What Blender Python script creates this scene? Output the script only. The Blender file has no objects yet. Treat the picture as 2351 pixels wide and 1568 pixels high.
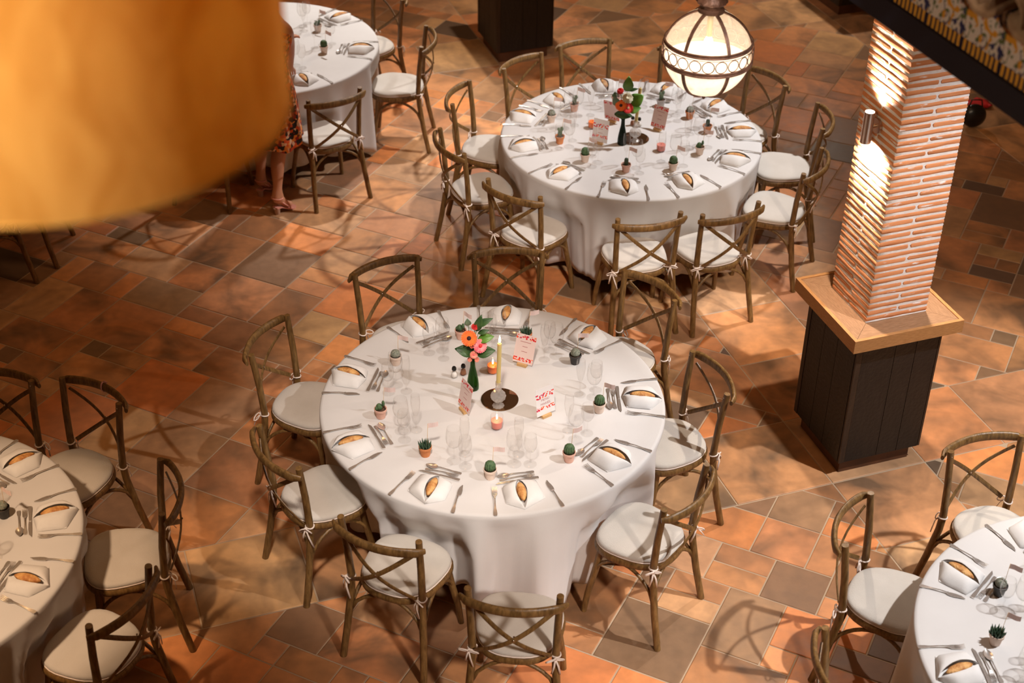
import bpy, bmesh, math, random
from mathutils import Vector, Matrix, noise
random.seed(7)
S = bpy.context.scene
COL = S.collection
PI = math.pi
rad = math.radians

# ------------------------------------------------------------------ camera
CAM_H = 5.4376
PITCH = 0.60904
ROLL = 0.0097746
F_ = Vector((0, math.cos(PITCH), -math.sin(PITCH)))
R0 = Vector((1, 0, 0))
U0 = R0.cross(F_)
R_ = R0 * math.cos(ROLL) + U0 * math.sin(ROLL)
U_ = -R0 * math.sin(ROLL) + U0 * math.cos(ROLL)
cd = bpy.data.cameras.new('camera')
cam = bpy.data.objects.new('camera', cd)
COL.objects.link(cam)
cam.matrix_world = Matrix(((R_.x, U_.x, -F_.x, 0), (R_.y, U_.y, -F_.y, 0), (R_.z, U_.z, -F_.z, CAM_H), (0, 0, 0, 1)))
cd.sensor_width = 36
cd.lens = 51.924
cd.clip_start = 0.05
cd.dof.use_dof = True
cd.dof.focus_distance = 7.9
cd.dof.aperture_fstop = 2.4
S.camera = cam

# ------------------------------------------------------------------ world, exposure, unseen lights
S.view_settings.view_transform = 'Standard'
S.view_settings.look = 'None'
S.view_settings.gamma = 1
S.view_settings.use_curve_mapping = False
S.view_settings.exposure = 0.0
S.cycles.transparent_max_bounces = 40
S.cycles.max_bounces = 8
S.cycles.caustics_reflective = False
S.cycles.caustics_refractive = False
S.cycles.sample_clamp_indirect = 4
W = bpy.data.worlds.new('room_glow')
S.world = W
W.use_nodes = True
W.node_tree.nodes['Background'].inputs[0].default_value = (0.50, 0.21, 0.07, 1)
W.node_tree.nodes['Background'].inputs[1].default_value = 0.16


def lamp(name, kind, loc, energy, color, size=0.1, target=None, **kw):
    d = bpy.data.lights.new(name, kind)
    d.energy = energy
    d.color = color
    if kind == 'AREA':
        d.shape = 'DISK'
        d.size = size
    else:
        d.shadow_soft_size = size
    for k, v in kw.items():
        setattr(d, k, v)
    o = bpy.data.objects.new(name, d)
    COL.objects.link(o)
    o.location = loc
    if target is not None:
        o.rotation_euler = (Vector(target) - Vector(loc)).to_track_quat('-Z', 'Y').to_euler()
    return o


WARM = (1.0, 0.56, 0.25)
# unseen lamps outside the frame: the first is the key, the others are added
lamp('unseen_spot', 'SPOT', (4.60, 4.46, 6.30), 1780, (1.0, 0.98, 0.98), 0.07, (2.6, 5.75, 0), spot_size=rad(44), spot_blend=0.4)
lamp('unseen_spot', 'SPOT', (4.70, 4.40, 6.30), 800, (1.0, 0.97, 0.97), 0.07, (-0.45, 6.22, 0.7), spot_size=rad(14.8), spot_blend=0.35)  # narrow second beam of the key, added for the centre table
lamp('unseen_spot', 'SPOT', (3.4, 9.9, 5.0), 1050, (1.0, 0.98, 0.98), 0.10, (0.75, 9.35, 0.6), spot_size=rad(40), spot_blend=0.5)  # added to brighten the lantern table
lamp('unseen_spot', 'SPOT', (-0.6, 12.6, 5.0), 900, (1.0, 0.95, 0.91), 0.10, (-1.4, 10.8, 0.3), spot_size=rad(44), spot_blend=0.8)  # added to brighten the far left table
lamp('unseen_spot', 'SPOT', (3.4, -0.8, 6.2), 2400, (1.0, 0.88, 0.79), 0.30, (0.40, 4.95, 0.4), spot_size=rad(18.5), spot_blend=1.0)  # added fill on the front of the centre cloth and chairs
lamp('unseen_spot', 'SPOT', (-0.3, 2.3, 6.5), 1350, (1.0, 0.87, 0.76), 0.22, (-0.58, 6.05, 0.7), spot_size=rad(18.5), spot_blend=0.35)  # added to lift the left half of the centre table
lamp('unseen_spot', 'SPOT', (1.2, 1.2, 6.8), 2300, (1.0, 0.87, 0.77), 0.25, (0.65, 9.0, 0.6), spot_size=rad(16.5), spot_blend=0.5)  # added frontal fill for the lantern table and its cloth
lamp('unseen_spot', 'SPOT', (-1.3, 2.4, 5.7), 150, (1.0, 0.84, 0.66), 0.05, (1.35, 4.3, 3.7), spot_size=rad(36), spot_blend=0.8)  # added to light the tile frieze
lamp('unseen_spot', 'SPOT', (-2.1, -0.1, 5.5), 600, (1.0, 0.76, 0.46), 0.10, (-0.70, 1.8, 4.78), spot_size=rad(34), spot_blend=0.8)  # added to brighten the near side of the drum shade
lamp('warm_fill', 'SPOT', (-2.9, 3.3, 4.4), 640, (1.0, 0.68, 0.43), 0.12, (-2.50, 4.98, 0.5), spot_size=rad(25.5), spot_blend=0.45)  # added warm spot for the lower left table
lamp('warm_fill', 'AREA', (-2.6, 8.2, 5.4), 15, WARM, 0.9, (-2.6, 8.0, 0))  # added soft orange fill over the left floor
lamp('warm_fill', 'AREA', (-0.4, 7.8, 6.2), 30, (1.0, 0.50, 0.20), 1.2, (-0.4, 7.8, 0))  # added soft orange fill over the middle of the hall

# ------------------------------------------------------------------ building axes
PU = Vector((math.cos(rad(19.2)), math.sin(rad(19.2)), 0))
PV = Vector((-PU.y, PU.x, 0))
PA = Vector((2.012, 6.805, 0))
PB = Vector((0.0, 12.388, 0))
PC = PA + PU * 3.33 + PV * 5.97


# ------------------------------------------------------------------ materials
MATS = {}


def nodes(name):
    m = bpy.data.materials.new(name)
    m.use_nodes = True
    nt = m.node_tree
    b = nt.nodes['Principled BSDF']
    MATS[name] = m
    return m, nt, b


def setv(b, **kw):
    for k, v in kw.items():
        k = {'base': 'Base Color', 'rough': 'Roughness', 'metal': 'Metallic', 'spec': 'Specular IOR Level',
             'trans': 'Transmission Weight', 'ior': 'IOR', 'em': 'Emission Color', 'ems': 'Emission Strength',
             'sub': 'Subsurface Weight', 'sheen': 'Sheen Weight', 'alpha': 'Alpha', 'coat': 'Coat Weight'}[k]
        if isinstance(v, tuple) and len(v) == 3:
            v = v + (1,)
        b.inputs[k].default_value = v


def plain(name, base, rough=0.5, **kw):
    m, nt, b = nodes(name)
    setv(b, base=base, rough=rough, **kw)
    return m


def noisy(name, c1, c2, scale=8.0, rough=0.6, bump=0.0, bscale=60, stretch=None, detail=4, lo=0.35, hi=0.65, coord='Object', **kw):
    m, nt, b = nodes(name)
    L = nt.links.new
    tc = nt.nodes.new('ShaderNodeTexCoord')
    mp = nt.nodes.new('ShaderNodeMapping')
    if stretch:
        mp.inputs['Scale'].default_value = stretch
    L(tc.outputs[coord], mp.inputs[0])
    nz = nt.nodes.new('ShaderNodeTexNoise')
    nz.inputs['Scale'].default_value = scale
    nz.inputs['Detail'].default_value = detail
    L(mp.outputs[0], nz.inputs['Vector'])
    cr = nt.nodes.new('ShaderNodeValToRGB')
    cr.color_ramp.elements[0].position = lo
    cr.color_ramp.elements[1].position = hi
    cr.color_ramp.elements[0].color = tuple(c1) + (1,)
    cr.color_ramp.elements[1].color = tuple(c2) + (1,)
    L(nz.outputs['Fac'], cr.inputs[0])
    L(cr.outputs[0], b.inputs['Base Color'])
    setv(b, rough=rough, **kw)
    if bump:
        n2 = nt.nodes.new('ShaderNodeTexNoise')
        n2.inputs['Scale'].default_value = bscale
        L(tc.outputs[coord], n2.inputs['Vector'])
        bp = nt.nodes.new('ShaderNodeBump')
        bp.inputs['Strength'].default_value = bump
        bp.inputs['Distance'].default_value = 0.01
        L(n2.outputs['Fac'], bp.inputs['Height'])
        L(bp.outputs[0], b.inputs['Normal'])
    return m


def thin_glass(name, tint=(0.94, 0.94, 0.93), refl=1.0, haze=0.0, hazecol=(0.8, 0.8, 0.8)):
    m = bpy.data.materials.new(name)
    m.use_nodes = True
    MATS[name] = m
    nt = m.node_tree
    nt.nodes.clear()
    L = nt.links.new
    out = nt.nodes.new('ShaderNodeOutputMaterial')
    tr = nt.nodes.new('ShaderNodeBsdfTransparent')
    tr.inputs[0].default_value = tint + (1,)
    gl = nt.nodes.new('ShaderNodeBsdfGlossy')
    gl.inputs['Roughness'].default_value = 0.03
    fr = nt.nodes.new('ShaderNodeLayerWeight')
    fr.inputs['Blend'].default_value = 0.5
    pw = nt.nodes.new('ShaderNodeMath')
    pw.operation = 'POWER'
    pw.inputs[1].default_value = 3.6
    L(fr.outputs['Facing'], pw.inputs[0])
    mu = nt.nodes.new('ShaderNodeMath')
    mu.operation = 'MULTIPLY_ADD'
    mu.use_clamp = True
    mu.inputs[1].default_value = 0.40 * refl
    mu.inputs[2].default_value = 0.018 * refl
    L(pw.outputs[0], mu.inputs[0])
    mx = nt.nodes.new('ShaderNodeMixShader')
    L(mu.outputs[0], mx.inputs[0])
    L(tr.outputs[0], mx.inputs[1])
    L(gl.outputs[0], mx.inputs[2])
    last = mx
    if haze:
        df = nt.nodes.new('ShaderNodeBsdfDiffuse')
        df.inputs[0].default_value = hazecol + (1,)
        tl = nt.nodes.new('ShaderNodeBsdfTranslucent')
        tl.inputs[0].default_value = hazecol + (1,)
        ad = nt.nodes.new('ShaderNodeMixShader')
        ad.inputs[0].default_value = 0.6
        L(df.outputs[0], ad.inputs[1])
        L(tl.outputs[0], ad.inputs[2])
        nz = nt.nodes.new('ShaderNodeTexNoise')
        nz.inputs['Scale'].default_value = 5
        mr = nt.nodes.new('ShaderNodeMapRange')
        mr.inputs['To Min'].default_value = haze * 0.75
        mr.inputs['To Max'].default_value = min(1, haze * 1.25)
        L(nz.outputs['Fac'], mr.inputs['Value'])
        m2 = nt.nodes.new('ShaderNodeMixShader')
        L(mr.outputs[0], m2.inputs[0])
        L(mx.outputs[0], m2.inputs[1])
        L(ad.outputs[0], m2.inputs[2])
        last = m2
    L(last.outputs[0], out.inputs[0])
    return m


def emit(name, col, st):
    m, nt, b = nodes(name)
    setv(b, base=(0, 0, 0), em=col, ems=st)
    return m


noisy('chair_wood', (0.095, 0.048, 0.013), (0.250, 0.136, 0.044), 9, 0.42, 0.15, 90, (9, 9, 1.6), lo=0.3, hi=0.7)
noisy('cushion_fabric', (0.53, 0.485, 0.43), (0.59, 0.545, 0.49), 5, 0.9, 0.25, 260, sheen=0.2)
plain('tie_fabric', (0.78, 0.66, 0.58), 0.85)
noisy('linen', (0.60, 0.585, 0.575), (0.64, 0.625, 0.615), 3, 0.85, 0.12, 420)
noisy('napkin_linen', (0.68, 0.665, 0.65), (0.72, 0.705, 0.69), 18, 0.85, 0.1, 300)
noisy('bread_crust', (0.40, 0.14, 0.03), (0.72, 0.40, 0.14), 34, 0.65, 0.5, 120)
plain('silver', (0.88, 0.84, 0.80), 0.25, metal=0.85)
thin_glass('stemware_glass', (0.988, 0.985, 0.982), 1.0)
thin_glass('crystal', (0.96, 0.94, 0.92), 2.6, 0.30, (0.98, 0.96, 0.93))
thin_glass('green_glass', (0.30, 0.52, 0.17), 1.2, 0.10, (0.12, 0.30, 0.06))
thin_glass('dark_green_glass', (0.16, 0.24, 0.15), 1.2, 0.25, (0.03, 0.06, 0.04))
thin_glass('lantern_clear', (0.95, 0.93, 0.90), 1.0, 0.11, (0.9, 0.86, 0.8))
thin_glass('lantern_milk', (0.9, 0.9, 0.88), 0.8, 0.85, (0.95, 0.93, 0.9))
noisy('clay_orange', (0.55, 0.19, 0.065), (0.66, 0.25, 0.09), 30, 0.8)
noisy('clay_pink', (0.70, 0.40, 0.31), (0.76, 0.47, 0.37), 30, 0.8)
noisy('clay_pale', (0.72, 0.56, 0.46), (0.78, 0.63, 0.53), 30, 0.8)
noisy('pot_black', (0.02, 0.018, 0.016), (0.04, 0.035, 0.03), 30, 0.5)
noisy('pot_grey', (0.42, 0.39, 0.37), (0.5, 0.47, 0.45), 30, 0.7)
noisy('soil', (0.05, 0.025, 0.015), (0.12, 0.06, 0.035), 120, 0.95)
noisy('cactus_green', (0.035, 0.085, 0.035), (0.10, 0.17, 0.07), 90, 0.6)
noisy('cactus_dark', (0.018, 0.045, 0.025), (0.05, 0.09, 0.045), 90, 0.5)
noisy('cactus_grey', (0.12, 0.15, 0.11), (0.30, 0.30, 0.24), 120, 0.8)
plain('paper_pink', (0.80, 0.62, 0.58), 0.8)
plain('flag_ink', (0.45, 0.16, 0.16), 0.8)
plain('stick_wood', (0.62, 0.42, 0.22), 0.7)
noisy('holder_wood', (0.55, 0.32, 0.12), (0.66, 0.41, 0.18), 30, 0.6, 0, 60, (1, 8, 8))
plain('candle_wax', (0.62, 0.50, 0.19), 0.5, sub=0.2)
plain('wick', (0.03, 0.025, 0.02), 0.9)
emit('flame', (1.0, 0.72, 0.36), 26)
plain('wax_orange', (0.95, 0.20, 0.03), 0.5, sub=0.15)
plain('wax_pink', (0.72, 0.22, 0.17), 0.5, sub=0.15)
plain('mirror_reflection', (0.30, 0.17, 0.085), 0.06, metal=0.9)  # brown of the reflected ceiling is put into the mirror colour
plain('shaker_cap', (0.03, 0.028, 0.026), 0.35, metal=0.6)
plain('salt', (0.85, 0.82, 0.78), 0.9)
plain('pepper', (0.32, 0.13, 0.06), 0.9)
noisy('petal_orange', (0.95, 0.13, 0.01), (1.0, 0.22, 0.02), 60, 0.6)
noisy('petal_pink', (0.90, 0.10, 0.16), (0.98, 0.36, 0.36), 40, 0.6)
noisy('petal_red', (0.62, 0.015, 0.02), (0.85, 0.04, 0.03), 60, 0.6)
noisy('petal_coral', (0.90, 0.24, 0.17), (0.95, 0.36, 0.26), 60, 0.6)
noisy('petal_cream', (0.62, 0.58, 0.40), (0.76, 0.72, 0.55), 80, 0.8)
plain('flower_eye', (0.04, 0.012, 0.015), 0.8)
plain('flower_eye_pale', (0.55, 0.36, 0.20), 0.8)
noisy('leaf_dark', (0.02, 0.065, 0.018), (0.05, 0.12, 0.03), 20, 0.45)
noisy('leaf_light', (0.07, 0.20, 0.02), (0.14, 0.30, 0.04), 20, 0.4)
noisy('leaf_grey', (0.10, 0.16, 0.10), (0.17, 0.23, 0.14), 20, 0.6)
plain('stem_green', (0.06, 0.14, 0.03), 0.6)
noisy('black_timber', (0.0035, 0.003, 0.0028), (0.010, 0.0075, 0.006), 10, 0.5, 0.3, 50, (8, 8, 0.8))
noisy('corner_timber', (0.018, 0.010, 0.006), (0.035, 0.019, 0.010), 10, 0.5, 0.2, 50, (8, 8, 0.8))
noisy('skirt_timber', (0.07, 0.026, 0.010), (0.12, 0.045, 0.018), 8, 0.5)
noisy('top_oak', (0.22, 0.11, 0.052), (0.36, 0.20, 0.105), 12, 0.5, 0.2, 80, (2, 14, 14), lo=0.25, hi=0.75)
noisy('trim_oak', (0.34, 0.155, 0.05), (0.50, 0.25, 0.095), 14, 0.45, 0.1, 80, (2, 14, 14), lo=0.25, hi=0.75)
noisy('mortar', (0.74, 0.67, 0.635), (0.81, 0.745, 0.71), 22, 0.95, 0.25, 50, coord='Object')
plain('steel', (0.62, 0.50, 0.42), 0.28, metal=1.0)
emit('sconce_bulb', (1.0, 0.90, 0.76), 30)
emit('lantern_bulb', (1.0, 0.86, 0.62), 40)
noisy('aged_bronze', (0.07, 0.032, 0.020), (0.17, 0.085, 0.055), 26, 0.5, 0.3, 90, metal=0.35)
plain('navy_paint', (0.0055, 0.0065, 0.013), 0.45)
noisy('roof_clay', (0.22, 0.12, 0.06), (0.34, 0.21, 0.11), 16, 0.85, 0.4, 80)
plain('eave_shade', (0.006, 0.005, 0.0045), 0.9)  # near-black stands in for the shade under the roof tiles
noisy('skin', (0.52, 0.24, 0.13), (0.60, 0.29, 0.17), 6, 0.5, sub=0.1)
plain('hair', (0.035, 0.018, 0.009), 0.5)
plain('shoe_pink', (0.75, 0.33, 0.25), 0.35)
plain('shoe_heel', (0.50, 0.30, 0.20), 0.4)
plain('eye_white', (0.8, 0.78, 0.75), 0.4)
plain('lip', (0.45, 0.12, 0.10), 0.5)
plain('ribbon_pink', (0.80, 0.45, 0.52), 0.6)
plain('black_leather', (0.01, 0.009, 0.009), 0.3)
plain('red_cloth', (0.62, 0.01, 0.01), 0.7)
plain('table_ply', (0.30, 0.19, 0.10), 0.7)
plain('grey_metal', (0.20, 0.19, 0.18), 0.4, metal=0.8)
plain('rivet_steel', (0.75, 0.68, 0.60), 0.25, metal=1.0)
plain('grout', (0.47, 0.345, 0.23), 0.95)


def m_tile():
    m, nt, b = nodes('terracotta')
    L = nt.links.new
    N = nt.nodes.new
    at = N('ShaderNodeVertexColor')
    at.layer_name = 'Col'
    geo = N('ShaderNodeNewGeometry')
    wv = N('ShaderNodeVectorMath')
    wv.operation = 'ADD'
    L(geo.outputs['Position'], wv.inputs[0])
    sc = N('ShaderNodeVectorMath')
    sc.operation = 'SCALE'
    sc.inputs['Scale'].default_value = 37.0
    L(at.outputs['Color'], sc.inputs[0])
    L(sc.outputs[0], wv.inputs[1])
    n1 = N('ShaderNodeTexNoise')
    n1.inputs['Scale'].default_value = 2.8
    n1.inputs['Detail'].default_value = 3
    n1.inputs['Roughness'].default_value = 0.55
    n1.inputs['Distortion'].default_value = 0.6
    L(wv.outputs[0], n1.inputs['Vector'])
    r1 = N('ShaderNodeMapRange')
    r1.inputs['From Min'].default_value = 0.40
    r1.inputs['From Max'].default_value = 0.70
    L(n1.outputs['Fac'], r1.inputs['Value'])
    mu = N('ShaderNodeMath')
    mu.operation = 'MULTIPLY'
    L(r1.outputs[0], mu.inputs[0])
    L(at.outputs['Alpha'], mu.inputs[1])
    mx = N('ShaderNodeMixRGB')
    mx.inputs[2].default_value = (0.16, 0.10, 0.06, 1)
    L(mu.outputs[0], mx.inputs[0])
    L(at.outputs['Color'], mx.inputs[1])
    n2 = N('ShaderNodeTexNoise')
    n2.inputs['Scale'].default_value = 16
    n2.inputs['Detail'].default_value = 6
    L(wv.outputs[0], n2.inputs['Vector'])
    m2 = N('ShaderNodeMixRGB')
    m2.blend_type = 'MULTIPLY'
    m2.inputs[0].default_value = 0.45
    L(mx.outputs[0], m2.inputs[1])
    cr = N('ShaderNodeValToRGB')
    cr.color_ramp.elements[0].position = 0.3
    cr.color_ramp.elements[0].color = (0.68, 0.66, 0.64, 1)
    cr.color_ramp.elements[1].position = 0.7
    cr.color_ramp.elements[1].color = (1.12, 1.08, 1.02, 1)
    L(n2.outputs['Fac'], cr.inputs[0])
    L(cr.outputs[0], m2.inputs[2])
    L(m2.outputs[0], b.inputs['Base Color'])
    rr = N('ShaderNodeMapRange')
    rr.inputs['To Min'].default_value = 0.34
    rr.inputs['To Max'].default_value = 0.60
    L(n2.outputs['Fac'], rr.inputs['Value'])
    L(rr.outputs[0], b.inputs['Roughness'])
    setv(b, spec=0.35)
    bp = N('ShaderNodeBump')
    bp.inputs['Strength'].default_value = 0.18
    bp.inputs['Distance'].default_value = 0.01
    L(n2.outputs['Fac'], bp.inputs['Height'])
    L(bp.outputs[0], b.inputs['Normal'])


m_tile()


def m_brick():
    m, nt, b = nodes('brick_clay')
    L = nt.links.new
    N = nt.nodes.new
    geo = N('ShaderNodeNewGeometry')
    n1 = N('ShaderNodeTexNoise')
    n1.inputs['Scale'].default_value = 9
    n1.inputs['Detail'].default_value = 4
    L(geo.outputs['Position'], n1.inputs['Vector'])
    cr = N('ShaderNodeValToRGB')
    cr.color_ramp.elements[0].color = (0.58, 0.205, 0.075, 1)
    cr.color_ramp.elements[1].color = (0.69, 0.285, 0.12, 1)
    L(n1.outputs['Fac'], cr.inputs[0])
    mp = N('ShaderNodeMapping')
    mp.inputs['Scale'].default_value = (7, 7, 34)
    L(geo.outputs['Position'], mp.inputs[0])
    n2 = N('ShaderNodeTexNoise')
    n2.inputs['Scale'].default_value = 1.6
    n2.inputs['Detail'].default_value = 6
    L(mp.outputs[0], n2.inputs['Vector'])
    r2 = N('ShaderNodeMapRange')
    r2.inputs['From Min'].default_value = 0.62
    r2.inputs['From Max'].default_value = 0.72
    L(n2.outputs['Fac'], r2.inputs['Value'])
    mx = N('ShaderNodeMixRGB')
    mx.inputs[2].default_value = (0.76, 0.68, 0.64, 1)
    L(r2.outputs[0], mx.inputs[0])
    L(cr.outputs[0], mx.inputs[1])
    L(mx.outputs[0], b.inputs['Base Color'])
    setv(b, rough=0.9)
    bp = N('ShaderNodeBump')
    bp.inputs['Strength'].default_value = 0.5
    bp.inputs['Distance'].default_value = 0.006
    L(n2.outputs['Fac'], bp.inputs['Height'])
    L(bp.outputs[0], b.inputs['Normal'])


m_brick()


def m_shade():
    m = bpy.data.materials.new('copper_fabric')
    m.use_nodes = True
    MATS['copper_fabric'] = m
    nt = m.node_tree
    nt.nodes.clear()
    L = nt.links.new
    N = nt.nodes.new
    out = N('ShaderNodeOutputMaterial')
    tc = N('ShaderNodeTexCoord')
    mp = N('ShaderNodeMapping')
    mp.inputs['Scale'].default_value = (6, 6, 3)
    L(tc.outputs['Object'], mp.inputs[0])
    nz = N('ShaderNodeTexNoise')
    nz.inputs['Scale'].default_value = 2.0
    nz.inputs['Detail'].default_value = 6
    nz.inputs['Distortion'].default_value = 1.5
    L(mp.outputs[0], nz.inputs['Vector'])
    cr = N('ShaderNodeValToRGB')
    cr.color_ramp.elements[0].position = 0.3
    cr.color_ramp.elements[1].position = 0.7
    cr.color_ramp.elements[0].color = (0.78, 0.44, 0.12, 1)
    cr.color_ramp.elements[1].color = (0.95, 0.64, 0.24, 1)
    L(nz.outputs['Fac'], cr.inputs[0])
    df = N('ShaderNodeBsdfDiffuse')
    tl = N('ShaderNodeBsdfTranslucent')
    gl = N('ShaderNodeBsdfGlossy')
    gl.inputs['Roughness'].default_value = 0.38
    for q in (df, tl, gl):
        L(cr.outputs[0], q.inputs[0])
    m1 = N('ShaderNodeMixShader')
    m1.inputs[0].default_value = 0.45
    L(df.outputs[0], m1.inputs[1])
    L(tl.outputs[0], m1.inputs[2])
    m2 = N('ShaderNodeMixShader')
    m2.inputs[0].default_value = 0.3
    L(m1.outputs[0], m2.inputs[1])
    L(gl.outputs[0], m2.inputs[2])
    L(m2.outputs[0], out.inputs[0])


m_shade()


def m_azulejo():
    # painted ceramic: cream ground, blue and green scrolls, ochre fruit, ochre chain along the foot
    m, nt, b = nodes('azulejo')
    L = nt.links.new
    N = nt.nodes.new
    tc = N('ShaderNodeTexCoord')
    sp = N('ShaderNodeSeparateXYZ')
    L(tc.outputs['Object'], sp.inputs[0])

    def blob(scale, seed, thr0, thr1):
        mp = N('ShaderNodeMapping')
        mp.inputs['Location'].default_value = (seed, 0, seed * 0.7)
        mp.inputs['Scale'].default_value = (scale, scale, scale)
        L(tc.outputs['Object'], mp.inputs[0])
        nz = N('ShaderNodeTexNoise')
        nz.inputs['Scale'].default_value = 1.0
        nz.inputs['Detail'].default_value = 2.5
        nz.inputs['Distortion'].default_value = 1.2
        L(mp.outputs[0], nz.inputs['Vector'])
        mr = N('ShaderNodeMapRange')
        mr.inputs['From Min'].default_value = thr0
        mr.inputs['From Max'].default_value = thr1
        L(nz.outputs['Fac'], mr.inputs['Value'])
        return mr.outputs[0]

    def mix(fac, a, col):
        mx = N('ShaderNodeMixRGB')
        L(fac, mx.inputs[0])
        if isinstance(a, tuple):
            mx.inputs[1].default_value = a
        else:
            L(a, mx.inputs[1])
        mx.inputs[2].default_value = col + (1,)
        return mx.outputs[0]

    c = mix(blob(22, 3.1, 0.53, 0.57), (0.62, 0.52, 0.42, 1), (0.03, 0.035, 0.09))
    c = mix(blob(28, 9.7, 0.58, 0.61), c, (0.10, 0.13, 0.05))
    c = mix(blob(16, 5.3, 0.57, 0.61), c, (0.60, 0.26, 0.03))
    c = mix(blob(34, 1.9, 0.66, 0.69), c, (0.42, 0.07, 0.03))
    # foot border
    wv = N('ShaderNodeTexWave')
    wv.wave_type = 'BANDS'
    wv.bands_direction = 'X'
    wv.inputs['Scale'].default_value = 13
    wv.inputs['Distortion'].default_value = 2.5
    wv.inputs['Detail'].default_value = 2
    L(tc.outputs['Object'], wv.inputs[0])
    cr = N('ShaderNodeValToRGB')
    cr.color_ramp.elements[0].position = 0.35
    cr.color_ramp.elements[1].position = 0.55
    cr.color_ramp.elements[0].color = (0.02, 0.02, 0.035, 1)
    cr.color_ramp.elements[1].color = (0.70, 0.33, 0.04, 1)
    L(wv.outputs['Fac'], cr.inputs[0])
    lt = N('ShaderNodeMath')
    lt.operation = 'LESS_THAN'
    lt.inputs[1].default_value = 0.038
    L(sp.outputs['Z'], lt.inputs[0])
    mx = N('ShaderNodeMixRGB')
    L(lt.outputs[0], mx.inputs[0])
    L(c, mx.inputs[1])
    L(cr.outputs[0], mx.inputs[2])
    L(mx.outputs[0], b.inputs['Base Color'])
    setv(b, rough=0.25)


m_azulejo()


def m_dress():
    m, nt, b = nodes('floral_dress')
    L = nt.links.new
    N = nt.nodes.new
    tc = N('ShaderNodeTexCoord')
    vo = N('ShaderNodeTexVoronoi')
    vo.inputs['Scale'].default_value = 46
    L(tc.outputs['Object'], vo.inputs['Vector'])
    cr = N('ShaderNodeValToRGB')
    cr.color_ramp.interpolation = 'CONSTANT'
    e = cr.color_ramp.elements
    e[0].color = (0.012, 0.01, 0.012, 1)
    e[1].position = 0.35
    e[1].color = (0.75, 0.11, 0.02, 1)
    for p_, c_ in ((0.55, (0.82, 0.56, 0.36)), (0.68, (0.35, 0.015, 0.02)), (0.82, (0.85, 0.30, 0.05))):
        q = e.new(p_)
        q.color = c_ + (1,)
    sp = N('ShaderNodeSeparateColor')
    L(vo.outputs['Color'], sp.inputs[0])
    L(sp.outputs[0], cr.inputs[0])
    L(cr.outputs[0], b.inputs['Base Color'])
    setv(b, rough=0.7)


m_dress()


def m_card(name, ground):
    # printed card: floral bands at head and foot, faint lines of script between
    m, nt, b = nodes(name)
    L = nt.links.new
    N = nt.nodes.new
    tc = N('ShaderNodeTexCoord')
    sp = N('ShaderNodeSeparateXYZ')
    L(tc.outputs['Object'], sp.inputs[0])
    vo = N('ShaderNodeTexVoronoi')
    vo.inputs['Scale'].default_value = 95
    L(tc.outputs['Object'], vo.inputs['Vector'])
    lt = N('ShaderNodeMath')
    lt.operation = 'LESS_THAN'
    lt.inputs[1].default_value = 0.52
    L(vo.outputs['Distance'], lt.inputs[0])
    sc = N('ShaderNodeSeparateColor')
    L(vo.outputs['Color'], sc.inputs[0])
    cr = N('ShaderNodeValToRGB')
    cr.color_ramp.interpolation = 'CONSTANT'
    cr.color_ramp.elements[0].color = (0.72, 0.02, 0.02, 1)
    cr.color_ramp.elements[1].position = 0.5
    cr.color_ramp.elements[1].color = (0.90, 0.13, 0.02, 1)
    q = cr.color_ramp.elements.new(0.8)
    q.color = (0.55, 0.02, 0.10, 1)
    L(sc.outputs[0], cr.inputs[0])

    def band(lo, hi):
        a = N('ShaderNodeMath'); a.operation = 'GREATER_THAN'; a.inputs[1].default_value = lo
        c = N('ShaderNodeMath'); c.operation = 'LESS_THAN'; c.inputs[1].default_value = hi
        d = N('ShaderNodeMath'); d.operation = 'MULTIPLY'
        L(sp.outputs['Z'], a.inputs[0]); L(sp.outputs['Z'], c.inputs[0])
        L(a.outputs[0], d.inputs[0]); L(c.outputs[0], d.inputs[1])
        return d.outputs[0]

    if name == 'card_pink':
        b1, b2 = band(0.010, 0.030), band(0.132, 0.153)
    else:
        b1, b2 = band(0.030, 0.050), band(0.098, 0.128)
    ad = N('ShaderNodeMath'); ad.operation = 'ADD'
    L(b1, ad.inputs[0]); L(b2, ad.inputs[1])
    mu = N('ShaderNodeMath'); mu.operation = 'MULTIPLY'
    L(ad.outputs[0], mu.inputs[0]); L(lt.outputs[0], mu.inputs[1])
    mx = N('ShaderNodeMixRGB')
    mx.inputs[1].default_value = ground + (1,)
    L(mu.outputs[0], mx.inputs[0])
    L(cr.outputs[0], mx.inputs[2])
    L(mx.outputs[0], b.inputs['Base Color'])
    setv(b, rough=0.7)


m_card('card_pink', (0.80, 0.63, 0.59))
m_card('card_white', (0.80, 0.76, 0.75))


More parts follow.
